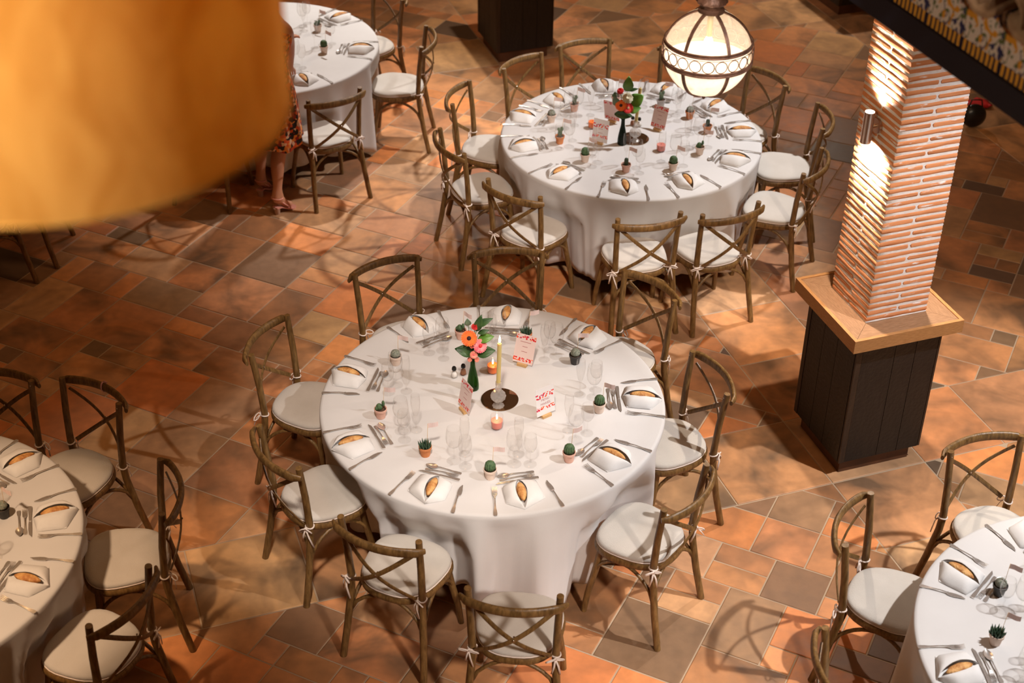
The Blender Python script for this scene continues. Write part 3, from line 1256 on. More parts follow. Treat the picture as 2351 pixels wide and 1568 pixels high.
CHAIRS = {
    'centre': [(-1.314, 6.570, -20.2), (-0.737, 7.292, -58.5), (-0.028, 7.438, -87.5), (0.783, 7.101, -139.8), (1.038, 6.264, -159.6),
               (0.829, 5.342, 145.2), (0.019, 4.629, 83.7), (-0.596, 5.025, 65.8), (-1.135, 5.613, 36.0)],
    'lantern': [(-0.38, 9.619, -15.4), (0.06, 10.17, -43), (0.533, 10.513, -70), (1.30, 10.39, -112), (1.841, 9.948, -148.4), (2.121, 9.301, 175.3),
                (1.963, 8.634, 154), (1.351, 7.996, 114.9), (0.838, 7.895, 103.6), (0.003, 8.228, 55), (-0.416, 8.865, 25.6)],
    'woman': [(-0.698, 10.601, 178), (-1.276, 9.571, 122.1), (-1.037, 11.479, -141), (-2.28, 9.50, 75)],
    'lower left': [(-2.16, 6.053, -122.1), (-1.647, 5.31, -167.6), (-1.682, 4.587, 154.4), (-2.685, 6.16, -98)],
    'lower right': [(2.342, 5.690, -71.1), (1.605, 5.128, -27.1), (1.368, 4.236, 9)],
}
CEX = {('centre', 6): ', pulled out in front'}
for tn, lst in CHAIRS.items():
    seen = set()
    for k, (x, y, fa) in enumerate(lst):
        d = Vector((x, y, 0)) - TAB[tn]
        h = hour(math.degrees(math.atan2(d.y, d.x)))
        chair(x, y, fa, "cross-back wooden chair with cream cushion, %s o'clock seat of %s" % (h, TNAME[tn]) + CEX.get((tn, k), ''), 'cross-back chairs')
chair(-3.18, 8.85, 180, 'cross-back chair just below copper lampshade, right of its pair, legs showing', 'cross-back chairs')
chair(-3.396, 8.286, 142, 'cross-back chair at left picture edge just below copper lampshade', 'cross-back chairs')

# pink ribbon tied on one rail
def ribbon():
    c = Vector((-2.16, 6.053, 0))
    M = Matrix.Translation(c) @ Matrix.Rotation(rad(-122.1 - 90), 4, 'Z')
    mb = MB()
    y = -0.022 - 0.068
    lp = [(0, y + 0.019 * math.cos(a), 0.851 + 0.031 * math.sin(a)) for a in arc(0, 2 * PI, 17)]
    mb.tube(lp, (0.0016, 0.0055), 6, up=(1, 0, 0))
    mb.tube([(0, y, 0.882), (-0.012, y - 0.004, 0.889), (-0.028, y - 0.004, 0.886)], (0.0012, 0.004), 6)
    o = ob('ribbon', mb.mesh('ribbon', 'ribbon_pink'))
    o.matrix_world = M
    tag(o, "pink ribbon tied round the top rail of a chair at lower left", 'ribbon')


ribbon()


# ------------------------------------------------------------------ tables and cloths
def cloth(c, seed, label, chairs=()):
    r = random.Random(seed)
    nf = 300
    fold = []
    comps = [(r.choice([7, 8, 9]), r.uniform(0, 6.3), 0.32), (r.choice([15, 16, 17]), r.uniform(0, 6.3), 0.50), (r.choice([23, 25, 27]), r.uniform(0, 6.3), 0.26), (3, r.uniform(0, 6.3), 0.2)]
    hemc = [(4, r.uniform(0, 6.3), 0.035), (9, r.uniform(0, 6.3), 0.02)]
    for j in range(nf):
        w = 2 * PI * j / nf
        s_ = sum(a * math.sin(n_ * w + p_) for n_, p_, a in comps)
        s_ = math.copysign(abs(s_) ** 0.8, s_)
        fold.append(s_)
    levels = []
    vs = []
    ZT = 0.7575
    R = 0.9
    rings = [(0.0, ZT), (0.3, ZT), (0.6, ZT), (0.84, ZT), (0.885, ZT), (0.897, ZT - 0.003), (0.9025, ZT - 0.011), (0.904, ZT - 0.03)]
    vs.append((0, 0, ZT))
    for rr, z in rings[1:]:
        for j in range(nf):
            w = 2 * PI * j / nf
            vs.append((rr * math.cos(w), rr * math.sin(w), z))
    NL = 14
    for k in range(1, NL + 1):
        q = k / NL
        for j in range(nf):
            w = 2 * PI * j / nf
            hem = 0.115 + sum(a * math.sin(n_ * w + p_) for n_, p_, a in hemc) - 0.02 * fold[j]
            z = (ZT - 0.03) * (1 - q) + hem * q
            amp = 0.066 * q ** 0.65
            rr = 0.904 + 0.006 * q + amp * fold[j]
            tw = 0.02 * q * math.sin(5 * w + seed)
            x, y = rr * math.cos(w + tw), rr * math.sin(w + tw)
            # the seats press the cloth inwards
            for cx_, cy_, fa_ in chairs:
                fx_, fy_ = math.cos(rad(fa_)), math.sin(rad(fa_))
                dx_, dy_ = x + c.x - cx_, y + c.y - cy_
                lx, ly = dx_ * fy_ - dy_ * fx_, dx_ * fx_ + dy_ * fy_
                if -0.1 < ly < 0.5 and abs(lx) < 0.42:
                    k_ = min(1.0, max(0.0, (abs(lx) - 0.19) / 0.21))
                    lim = 0.428 - 0.13 * k_ * k_ * (3 - 2 * k_) + 0.030 * (fold[j] * -1 + 0.8) * q
                    lim -= max(0, z - 0.50) * 0.55
                    if ly < lim:
                        x += fx_ * (lim - ly)
                        y += fy_ * (lim - ly)
            # soft vertical folds, always gathered inwards
            f2 = math.sin(29 * w + 1.3 * math.sin(3 * w + seed)) * 0.6 + math.sin(17 * w + seed * 2.1) * 0.5
            d_ = 1 - 0.052 * q ** 0.6 * (0.5 - 0.5 * max(-1, min(1, f2 * 1.3)))
            vs.append((x * d_, y * d_, z))
    fs = [(0, 1 + j, 1 + (j + 1) % nf) for j in range(nf)]
    tot = len(rings) - 1 + NL
    for i in range(tot - 1):
        for j in range(nf):
            a = 1 + i * nf
            fs.append((a + j, a + nf + j, a + nf + (j + 1) % nf, a + (j + 1) % nf))
    me = bpy.data.meshes.new('tablecloth')
    me.from_pydata(vs, [], fs)
    me.polygons.foreach_set('use_smooth', [True] * len(me.polygons))
    me.materials.append(MATS['linen'])
    o = ob('tablecloth', me, None, c)
    md = o.modifiers.new('thickness', 'SOLIDIFY')
    md.thickness = 0.002
    md.offset = -1
    tag(o, label, 'tablecloth', 'white round tablecloths')


tm_top = MB().lathe([(0.885, 0.722), (0.893, 0.728), (0.893, 0.747), (0.885, 0.753)], 64).mesh('table_top', 'table_ply', True, 40)
tm_legs = []
for k in range(4):
    a = PI / 4 + k * PI / 2
    tm_legs.append(MB().tube([(0.55 * math.cos(a), 0.55 * math.sin(a), 0.0), (0.5 * math.cos(a), 0.5 * math.sin(a), 0.722)], 0.016, 10).mesh('leg', 'grey_metal', True, 50))
TL = {'centre': ('round banquet table in the middle, under white cloth', 'white floor-length tablecloth on the round table in the middle'),
      'lantern': ('round banquet table behind the middle one, below globe lantern', 'white tablecloth on the round table behind, below globe lantern'),
      'woman': ('round banquet table at top left beside person in floral dress', 'white tablecloth on top left table beside person in floral dress'),
      'lower left': ('round banquet table cut by the left picture edge', 'white tablecloth in warm shade on table at lower left edge'),
      'lower right': ('round banquet table cut by the lower right corner', 'bright white tablecloth on table in the lower right corner')}
for k, (tn, c) in enumerate(TAB.items()):
    put([('table_top', tm_top, [])] + [('leg', m, []) for m in tm_legs], 'banquet_table', TL[tn][0], 'table', c, 0.3 * k, 'round banquet tables')
    cloth(c, 11 + k * 7, TL[tn][1], CHAIRS[tn])
TZ = 0.7585


# ------------------------------------------------------------------ tableware meshes
def strip(mb, secs, th=0.0022):
    """loft of (y, half width, z) sections -> flat metal piece"""
    vs = []
    for y, w, z in secs:
        vs += [(-w, y, z), (w, y, z), (w, y, z + th), (-w, y, z + th)]
    n = 4
    fs = [(i * n + j, i * n + (j + 1) % n, (i + 1) * n + (j + 1) % n, (i + 1) * n + j) for i in range(len(secs) - 1) for j in range(n)]
    fs += [(3, 2, 1, 0), tuple(len(vs) - 4 + j for j in range(4))]
    mb.add(vs, fs)


HAND = [(-0.100, 0.004, 0.0005), (-0.098, 0.0085, 0.0005), (-0.088, 0.0098, 0.001), (-0.066, 0.0078, 0.0022), (-0.052, 0.0045, 0.004), (-0.01, 0.0030, 0.008), (0.020, 0.0032, 0.009)]


def fork_mesh(L=1.0):
    mb = MB()
    strip(mb, HAND + [(0.034, 0.0065, 0.006), (0.044, 0.0115, 0.003), (0.056, 0.0125, 0.0025)])
    for k in range(4):
        x = -0.0105 + 0.007 * k
        vs = []
        sub = MB()
        strip(sub, [(0.055, 0.0021, 0.0025), (0.078, 0.0018, 0.0035), (0.100, 0.0010, 0.010)], 0.0018)
        mb.add([(a + x, b, c) for a, b, c in sub.v], sub.f)
    mb.v = [(a * L, b * L, c) for a, b, c in mb.v]
    return mb.mesh('fork', 'silver', True, 40)


def spoon_mesh(L=1.0):
    mb = MB()
    strip(mb, HAND + [(0.036, 0.004, 0.006)])
    grid = []
    for i in range(9):
        q = i / 8
        y = 0.034 + 0.066 * q
        w = 0.0205 * math.sin(PI * min(0.985, max(0.06, q ** 0.85))) ** 0.62
        row = []
        for j in range(7):
            s_ = -1 + 2 * j / 6
            row.append((w * s_, y, 0.0065 - 0.0055 * math.sin(PI * q) * (1 - s_ * s_) + 0.002))
        grid.append(row)
    mb.sheet(grid, 0.0012)
    mb.v = [(a * L, b * L, c) for a, b, c in mb.v]
    return mb.mesh('spoon', 'silver', True, 50)


def knife_mesh(fish=False):
    mb = MB()
    if fish:
        strip(mb, HAND[:-1] + [(0.018, 0.004, 0.006), (0.028, 0.0105, 0.003)])
        vs = []
        secs = [(0.024, -0.006, 0.010), (0.040, -0.009, 0.0135), (0.062, -0.0095, 0.0125), (0.084, -0.0065, 0.0085), (0.104, 0.004, 0.006)]
    else:
        strip(mb, [(-0.108, 0.004, 0.0005), (-0.106, 0.0085, 0.0005), (-0.09, 0.0092, 0.001), (-0.04, 0.0062, 0.001), (-0.005, 0.0058, 0.001), (0.0, 0.0045, 0.0015)], 0.006)
        secs = [(-0.002, -0.006, 0.006), (0.02, -0.0068, 0.0085), (0.06, -0.0068, 0.0095), (0.092, -0.006, 0.007), (0.108, -0.005, -0.002)]
    vs = []
    for y, a, b in secs:
        vs += [(a, y, 0.0028), (b, y, 0.0032), (b, y, 0.0044), (a, y, 0.0048)]
    n = 4
    fs = [(i * n + j, i * n + (j + 1) % n, (i + 1) * n + (j + 1) % n, (i + 1) * n + j) for i in range(len(secs) - 1) for j in range(n)]
    fs += [(3, 2, 1, 0), tuple(len(vs) - 4 + j for j in range(4))]
    mb.add(vs, fs)
    return mb.mesh('fish_knife' if fish else 'knife', 'silver', True, 40)


M_FORK, M_FORK2, M_SPOON, M_KNIFE, M_FISH = fork_mesh(), fork_mesh(0.88), spoon_mesh(0.94), knife_mesh(), knife_mesh(True)


def glass_mesh(name, foot, stem, prof):
    mb = MB()
    p = [(0.0, 0.0), (foot, 0.0), (foot, 0.0015), (foot * 0.6, 0.004), (0.0052, 0.010), (0.0038, 0.025), (0.0036, stem - 0.012), (0.0065, stem)]
    out = [(r, stem + z) for r, z in prof]
    inn = [(max(0.0, r - 0.0011), stem + z + (0.0035 if i == 0 else 0)) for i, (r, z) in enumerate(prof)]
    inn[0] = (0.0, stem + 0.006)
    p = p + out + [(out[-1][0] - 0.0006, out[-1][1] + 0.0006)] + inn[::-1]
    mb.lathe(p, 28)
    return mb.mesh(name, 'stemware_glass', True, 70)


M_WINE = glass_mesh('wine_glass', 0.036, 0.085, [(0.012, 0.003), (0.026, 0.014), (0.037, 0.035), (0.0405, 0.06), (0.038, 0.09), (0.0335, 0.122)])
M_WHITE = glass_mesh('wine_glass', 0.033, 0.078, [(0.010, 0.003), (0.022, 0.013), (0.031, 0.032), (0.034, 0.052), (0.032, 0.078), (0.0285, 0.104)])
M_FLUTE = glass_mesh('champagne_flute', 0.031, 0.082, [(0.007, 0.004), (0.014, 0.022), (0.020, 0.05), (0.0245, 0.085), (0.0245, 0.11), (0.022, 0.142)])


def napkin_mesh(flip, puff, seed):
    r = random.Random(seed)
    fx = -1 if flip else 1
    mb = MB()
    tip, P1, P2, Sx, P3, P4 = (-0.020, -0.094), (-0.088, -0.035), (-0.074, 0.078), (0.006, 0.092), (0.086, 0.074), (0.090, -0.046)

    def pl(pts, q):
        seg = [math.dist(pts[i], pts[i + 1]) for i in range(len(pts) - 1)]
        t = q * sum(seg)
        for i, s_ in enumerate(seg):
            if t <= s_ + 1e-9:
                k = t / s_
                return (pts[i][0] + (pts[i + 1][0] - pts[i][0]) * k, pts[i][1] + (pts[i + 1][1] - pts[i][1]) * k)
            t -= s_
        return pts[-1]

    base = [tip, P1, P2, Sx, P3, P4]
    mb.prism([(x * fx * 0.99, y * 0.99) for x, y in (base if fx > 0 else base[::-1])], 0.0, 0.003)
    for side, outer in ((-1, [tip, P1, P2, Sx]), (1, [tip, P4, P3, Sx])):
        grid = []
        for i in range(13):
            q = i / 12
            b = math.sin(PI * q)
            e = (tip[0] + (Sx[0] - tip[0]) * q + side * 0.0250 * b ** 0.8, tip[1] + (Sx[1] - tip[1]) * q)
            o = pl(outer, q)
            row = []
            for j in range(9):
                t = j / 8
                x = e[0] + (o[0] - e[0]) * t
                y = e[1] + (o[1] - e[1]) * t
                z = 0.006 + (0.006 + puff * b ** 0.6) * (1 - t ** 2.2) + 0.0035 * noise.noise(Vector((x * 30, y * 30, seed))) * b
                z += 0.004 * math.sin(PI * t) * b
                if t == 1:
                    z = 0.0045
                row.append((x * fx, y, z))
            grid.append(row)
        mb.sheet(grid, 0.002)
    mb.v = [(x * 1.1, y * 1.1, z) for x, y, z in mb.v]
    return mb.mesh('napkin', 'napkin_linen', True, 60)


M_NAP = [napkin_mesh(False, 0.030, 1), napkin_mesh(True, 0.034, 2), napkin_mesh(False, 0.024, 3), napkin_mesh(True, 0.028, 4)]


def bread_mesh(seed):
    mb = MB()
    r = random.Random(seed)
    n = 14
    vs = []
    k = 15
    for i in range(k):
        q = i / (k - 1)
        y = -0.066 + 0.132 * q
        w = 0.0240 * math.sin(PI * min(0.99, max(0.012, q))) ** 0.55
        for j in range(n):
            a = 2 * PI * j / n
            jj = 1 + 0.05 * noise.noise(Vector((math.cos(a) * 2, y * 40, math.sin(a) * 2 + seed)))
            x, z = w * math.cos(a) * jj, w * 0.85 * math.sin(a) * jj
            if math.sin(a) > 0.92 and 0.12 < q < 0.88:
                z *= 0.88 + 0.1 * math.sin(q * 14)
            vs.append((x, y, z))
    fs = [(i * n + j, i * n + (j + 1) % n, (i + 1) * n + (j + 1) % n, (i + 1) * n + j) for i in range(k - 1) for j in range(n)]
    fs += [tuple(range(n - 1, -1, -1)), tuple((k - 1) * n + j for j in range(n))]
    mb.add(vs, fs)
    return mb.mesh('bread_roll', 'bread_crust', True)


M_BREAD = [bread_mesh(1), bread_mesh(5)]

POTS = {}
for nm, mat in (('orange', 'clay_orange'), ('pink', 'clay_pink'), ('pale', 'clay_pale'), ('black', 'pot_black'), ('grey', 'pot_grey')):
    POTS[nm] = MB().lathe([(0.0, 0.0), (0.0225, 0.0), (0.0235, 0.003), (0.0285, 0.043), (0.0325, 0.0435), (0.0335, 0.057), (0.0315, 0.058), (0.0290, 0.056), (0.0280, 0.047)], 26, close=True).mesh('pot', mat, True, 40)
M_SOIL = MB().lathe([(0.0285, 0.046), (0.018, 0.0495), (0.0, 0.0505)], 20).mesh('soil', 'soil')


def plants():
    P = {}
    r = random.Random(3)
    mb = MB()
    for k in range(26):
        a = k * 2.399
        rr = 0.003 + 0.0205 * math.sqrt(k / 26)
        lean = rr * 0.65
        h = 0.040 - 0.25 * rr + r.uniform(-0.006, 0.006)
        b = Vector((rr * math.cos(a), rr * math.sin(a), 0.048))
        e = b + Vector((lean * math.cos(a), lean * math.sin(a), h))
        mb.tube([b, b.lerp(e, 0.5) + Vector((0.002 * math.cos(a), 0.002 * math.sin(a), 0)), e], [0.0052, 0.0046, 0.0006], 6)
    P['spiky'] = ('spiky succulent', mb.mesh('succulent', 'cactus_dark', True))
    rib = lambda n_, d: (lambda w, z: 1 + d * math.cos(n_ * w))
    mb = MB()
    prof = [(0.0245 * math.sin(t) ** 0.8 if t < PI * 0.97 else 0.0, 0.074 - 0.030 * math.cos(t)) for t in arc(0.25, PI * 0.99, 12)]
    mb.lathe(prof, 60, (0, 0, 0), rib(12, 0.13))
    P['barrel'] = ('ribbed barrel cactus', mb.mesh('cactus', 'cactus_green', True))
    mb = MB()
    mb.lathe([(0.0255 * math.sin(t) if t < PI * 0.97 else 0.0, 0.068 - 0.024 * math.cos(t)) for t in arc(0.3, PI * 0.99, 12)], 44, (0, 0, 0), lambda w, z: 1 + 0.05 * math.cos(11 * w + z * 260))
    P['woolly'] = ('woolly round cactus', mb.mesh('cactus', 'cactus_grey', True))
    mb = MB()
    mb.lathe([(0.010, 0.046), (0.0125, 0.06), (0.0125, 0.085), (0.009, 0.098), (0.0, 0.102)], 48, (0.0, 0.0, 0), rib(8, 0.15))
    P['column'] = ('slim column cactus', mb.mesh('cactus', 'cactus_dark', True))
    mb = MB()
    mb.ball((-0.006, 0, 0.066), (0.017, 0.016, 0.021), 16, 10)
    mb.ball((0.015, 0.004, 0.085), (0.0085, 0.0085, 0.018), 12, 8)
    mb.ball((-0.019, -0.008, 0.062), (0.009, 0.009, 0.012), 12, 8)
    P['knobbly'] = ('knobbly cactus with side arm', mb.mesh('cactus', 'cactus_green', True))
    mb = MB()
    mb.ball((0, 0, 0.075), (0.016, 0.007, 0.030), 14, 10)
    mb.ball((0.012, 0.002, 0.108), (0.012, 0.006, 0.017), 12, 8)
    mb.ball((-0.010, -0.002, 0.105), (0.009, 0.005, 0.013), 12, 8)
    P['paddle'] = ('paddle cactus', mb.mesh('cactus', 'leaf_grey', True))
    return P


PLANTS = plants()
STICKS = []
for k in range(3):
    mb = MB()
    mb.tube([(0.012, 0.004, 0.045), (0.016 + 0.004 * k, 0.006, 0.186)], 0.0011, 6)
    mst = mb.mesh('flag_stick', 'stick_wood')
    x0 = 0.016 + 0.004 * k
    mb = MB()
    g = [[(x0 + 0.056 * i / 6, 0.006 + 0.003 * math.sin(i * 0.9 + k), 0.157 + 0.028 * j - 0.003 * i / 6) for i in range(7)] for j in range(2)]
    vs = [Vector(p) for row in g for p in row]
    vs2 = [p + Vector((0, 0.0006, 0)) for p in vs]
    fs = []
    for i in range(6):
        fs += [(i, i + 1, 8 + i, 7 + i), (14 + 7 + i, 14 + 8 + i, 14 + i + 1, 14 + i)]
    fs += [(0, 7, 21, 14), (6, 20, 27, 13)] + [(i, 14 + i, 15 + i, i + 1) for i in range(6)] + [(7 + i, 8 + i, 22 + i, 21 + i) for i in range(6)]
    mb.add(vs + vs2, fs)
    mfl = mb.mesh('paper_flag', 'paper_pink', False)
    STICKS.append((mst, mfl))


def polar(c, r, phi):
    return Vector((c.x + r * math.cos(rad(phi)), c.y + r * math.sin(rad(phi)), 0))


def at_z(v, z):
    return Vector((v.x, v.y, z))


GRP = {'napkin': 'folded napkins', 'bread': 'bread rolls', 'fork': 'dinner forks', 'fish': 'fish knives', 'dk': 'dessert knives', 'df': 'dessert forks', 'ds': 'dessert spoons',
       'wine': 'large wine glasses', 'white': 'small wine glasses', 'flute': 'champagne flutes', 'pot': 'potted cacti'}
POTW = {'orange': 'orange clay', 'pink': 'pink clay', 'pale': 'pale clay', 'black': 'black', 'grey': 'grey'}


def setting(tn, phi, k, pot=None, npos=None):
    """one place: napkin with roll, fork, fish knife, dessert set, three glasses, cactus"""
    c = TAB[tn]
    r = random.Random(hash((tn[0], k)) % 1000 if False else ord(tn[0]) * 31 + len(tn) * 7 + k * 13)
    where = "%s o'clock seat of %s" % (hour(phi), TNAME[tn])
    inward = rad(phi + 180 - 90)          # local +y points to the table centre
    nr, nphi = npos if npos else (0.775, phi)
    p = at_z(polar(c, nr, nphi), TZ)
    nv = k % 4
    nrot = inward + r.uniform(-0.12, 0.12)
    put([('napkin', M_NAP[nv], [])], 'napkin', 'white pocket-folded napkin holding a bread roll, ' + where, 'napkin', p, nrot, GRP['napkin'])
    fx = -1 if nv % 2 else 1
    M = Matrix.Rotation(nrot, 3, 'Z')
    b = p + M @ Vector((-0.008 * fx, 0.0, 0)) + Vector((0, 0, 0.027))
    put([('bread_roll', M_BREAD[k % 2], [])], 'bread_roll', 'crusty bread roll tucked in the napkin, ' + where, 'bread', b, nrot - fx * 0.14, GRP['bread'])
    j = lambda: r.uniform(-0.06, 0.06)
    put([('f', M_FORK, [])], 'fork', 'silver fork left of the napkin, ' + where, 'fork', at_z(polar(c, 0.803, phi - 10.4 - (nphi - phi) * 0 + j() * 8), TZ), rad(phi - 10.4 + 90) + j(), GRP['fork'])
    put([('f', M_FISH, [])], 'fish_knife', 'silver fish knife right of the napkin, ' + where, 'knife', at_z(polar(c, 0.803, phi + 10.6 + j() * 8), TZ), rad(phi + 10.6 + 90) + j(), GRP['fish'])
    tang = rad(phi) + j()                  # local +y tangential: rotate so heads point clockwise side
    put([('k', M_KNIFE, [])], 'dessert_knife', 'dessert knife lying crosswise above the napkin, ' + where, 'knife', at_z(polar(c, 0.662, phi - 0.5), TZ), tang + PI, GRP['dk'])
    put([('k', M_FORK2, [])], 'dessert_fork', 'dessert fork between spoon and knife above napkin, ' + where, 'fork', at_z(polar(c, 0.638, phi - 0.2), TZ), tang + j() * 0.5, GRP['df'])
    put([('k', M_SPOON, [])], 'dessert_spoon', 'dessert spoon nearest the glasses, ' + where, 'spoon', at_z(polar(c, 0.612, phi - 0.4), TZ), tang + PI + j() * 0.5, GRP['ds'])
    if tn == 'centre':
        gl = [(0.530, phi + 1 + j() * 10, M_WINE, 'wine'), (0.553, phi + 8.5 + j() * 8, M_WHITE, 'white'), (0.462, phi + 5.5 + j() * 12, M_FLUTE, 'flute')]
    else:
        gl = [(0.470, phi + 8 + j() * 10, M_WINE, 'wine'), (0.540, phi + 9.5 + j() * 6, M_WHITE, 'white'), (0.415, phi - 1 + j() * 12, M_FLUTE, 'flute')]
    GN_ = {'wine': ('wine_glass', 'large empty wine glass, '), 'white': ('wine_glass', 'smaller empty wine glass, '), 'flute': ('champagne_flute', 'tall empty champagne flute, ')}
    for gr, gp, gm, gk in gl:
        if pot:
            pv = polar(c, pot[2], pot[3])
            while (polar(c, gr, gp) - pv).length < 0.076:
                gp += 1.5
                gr -= 0.004
        put([('g', gm, [])], GN_[gk][0], GN_[gk][1] + where, 'glass', at_z(polar(c, gr, gp), TZ), 0, GRP[gk])
    if pot:
        col, kind, pr, pp = pot
        nm, me = PLANTS[kind]
        st, fl = STICKS[k % 3]
        put([('pot', POTS[col], [('soil', M_SOIL)]), ('plant', me, []), ('flag_stick', st, [('paper_flag', fl)])], 'potted_cactus',
            '%s in %s pot, %s' % (nm, POTW[col], where), 'cactus', at_z(polar(c, pr, pp), TZ), r.uniform(-0.7, 0.7), GRP['pot'])


T1N = [(0.800, 165.6), (0.800, 121.4), (0.792, 85.9), (0.790, 48.7), (0.785, 2.3), (0.765, -37.8), (0.768, -78.1), (0.778, -111.8), (0.800, -151.2)]
T1P = [('pale', 'woolly', 0.618, 148.9), ('pink', 'knobbly', 0.60, 108.1), ('orange', 'spiky', 0.577, 72.2), ('black', 'woolly', 0.560, 38), ('pale', 'barrel', 0.560, -8.7),
       ('pink', 'barrel', 0.622, -51.6), ('pale', 'barrel', 0.624, -90.2), ('orange', 'spiky', 0.560, -125.8), ('pink', 'knobbly', 0.593, -165.3)]
for k, (nr, ph) in enumerate(T1N):
    setting('centre', ph, k, T1P[k], (nr, ph))
T2N = [(0.800, 159.5), (0.764, -167.8), (0.745, -131.6), (0.750, -96.9), (0.740, -63.0), (0.762, -26.3), (0.779, 6.2), (0.795, 36.4), (0.80, 68.0), (0.80, 100.2), (0.745, 132.1)]
T2P = [('pale', 'woolly', 0.586, 159), ('orange', 'paddle', 0.509, -166.7), ('pale', 'barrel', 0.504, -131.1), ('pink', 'column', 0.519, -97.2), ('pale', 'barrel', 0.548, -62.9), ('pale', 'knobbly', 0.518, -29.7),
       ('orange', 'column', 0.538, 7), ('orange', 'woolly', 0.517, 33.3), ('grey', 'paddle', 0.527, 62.6), ('pink', 'knobbly', 0.52, 98.7), ('pink', 'paddle', 0.543, 134.7)]
for k, (nr, ph) in enumerate(T2N):
    setting('lantern', ph, k, T2P[k], (nr, ph))
for k, (nr, ph, pt) in enumerate([(0.74, -56.9, None), (0.772, -3.7, ('pale', 'barrel', 0.51, -13)), (0.79, 46.6, ('pale', 'knobbly', 0.498, 36.1))]):
    setting('woman', ph, k, pt, (nr, ph))
for k, (nr, ph, pt) in enumerate([(0.789, 53.4, None), (0.778, 17.9, ('black', 'woolly', 0.552, 25.2)), (0.76, -14.9, None)]):
    setting('lower left', ph, k, pt, (nr, ph))
for k, (nr, ph, pt) in enumerate([(0.769, 143.3, ('black', 'woolly', 0.584, 143.8)), (0.775, -171.3, ('pale', 'spiky', 0.567, 175.2)), (0.77, 106, None)]):
    setting('lower right', ph, k, pt, (nr, ph))


# ------------------------------------------------------------------ table centres
def cpos(tn, dx, dy, z=TZ):
    c = TAB[tn]
    return Vector((c.x + dx, c.y + dy, z))


M_DISC = MB().lathe([(0.0, 0.0), (0.095, 0.0), (0.0985, 0.001), (0.0985, 0.004), (0.096, 0.005), (0.0, 0.005)], 56).mesh('mirror_plate', 'mirror_reflection', True, 30)


def crystal_meshes():
    mb = MB()
    cut = lambda w, z: 1 + 0.07 * math.cos(10 * w + z * 190)
    mb.lathe([(0.0, 0.0), (0.030, 0.0), (0.031, 0.004), (0.018, 0.012), (0.0115, 0.024), (0.015, 0.032)], 40, (0, 0, 0), lambda w, z: 1 + 0.05 * math.cos(10 * w))
    base = mb.mesh('foot', 'crystal', True, 25)
    mb = MB()
    mb.lathe([(0.039 * math.sin(t), 0.065 - 0.034 * math.cos(t)) for t in arc(0.3, PI - 0.35, 10)], 40, (0, 0, 0), cut)
    bowl = mb.mesh('cut_ball', 'crystal', False)
    mb = MB()
    mb.lathe([(0.011, 0.098), (0.017, 0.107), (0.017, 0.117), (0.0115, 0.126), (0.0155, 0.134), (0.0155, 0.155), (0.0125, 0.155), (0.0125, 0.140), (0.0, 0.139)], 30)
    cup = mb.mesh('candle_cup', 'crystal', True, 30)
    return [('foot', base, []), ('cut_ball', bowl, []), ('candle_cup', cup, [])]


CRY = crystal_meshes()
M_CANDLE = MB().lathe([(0.0, 0.0), (0.0112, 0.0), (0.0112, 0.250), (0.0095, 0.256), (0.0, 0.252)], 20).mesh('wax', 'candle_wax', True, 50)
M_WICK = MB().tube([(0, 0, 0.25), (0.001, 0, 0.266)], 0.001, 6).mesh('wick', 'wick')
M_FLAME = MB().lathe([(0.0, 0.258), (0.0045, 0.266), (0.0058, 0.275), (0.0035, 0.292), (0.0, 0.306)], 12).mesh('flame', 'flame')
VCUP = MB().lathe([(0.0, 0.0), (0.027, 0.0), (0.0295, 0.003), (0.0335, 0.076), (0.0320, 0.077), (0.0285, 0.008), (0.0, 0.007)], 28).mesh('glass_cup', 'stemware_glass', True, 40)


def votive(tn, dx, dy, wax, label, lit):
    w = MB().lathe([(0.0, 0.0075), (0.0278, 0.0085), (0.0305, 0.047), (0.0298, 0.048), (0.0, 0.0465)], 26).mesh('wax', wax, True, 40)
    wk = MB().tube([(0, 0, 0.045), (0.0005, 0, 0.056)], 0.001, 6).mesh('wick', 'wick')
    parts = [('glass_cup', VCUP, []), ('wax', w, [('wick', wk)])]
    if lit:
        fm = MB().lathe([(0.0, 0.052), (0.004, 0.058), (0.005, 0.065), (0.003, 0.078), (0.0, 0.090)], 12).mesh('flame', 'flame')
        parts.append(('flame', fm, []))
        lamp('candle_glow', 'POINT', cpos(tn, dx, dy, TZ + 0.07), 0.12, (1.0, 0.55, 0.22), 0.006)
    put(parts, 'votive_candle', label, 'candle', cpos(tn, dx, dy), 0, 'votive candles')


def shaker(tn, dx, dy, fill, label):
    body = MB().lathe([(0.0, 0.0), (0.019, 0.0), (0.020, 0.003), (0.0165, 0.02), (0.0105, 0.046), (0.0105, 0.050), (0.0095, 0.050), (0.0095, 0.046), (0.0155, 0.02), (0.0, 0.004)], 20).mesh('body', 'stemware_glass', True, 40)
    fl = MB().lathe([(0.0, 0.0045), (0.0165, 0.006), (0.0145, 0.022), (0.0115, 0.032), (0.0, 0.033)], 16).mesh('contents', fill)
    cap = MB().lathe([(0.0118, 0.048), (0.0125, 0.050), (0.0125, 0.060), (0.009, 0.067), (0.0, 0.069)], 20).mesh('cap', 'shaker_cap', True, 40)
    put([('body', body, [('contents', fl)]), ('cap', cap, [])], 'shaker', label, 'shaker', cpos(tn, dx, dy), 0, 'salt and pepper shakers')


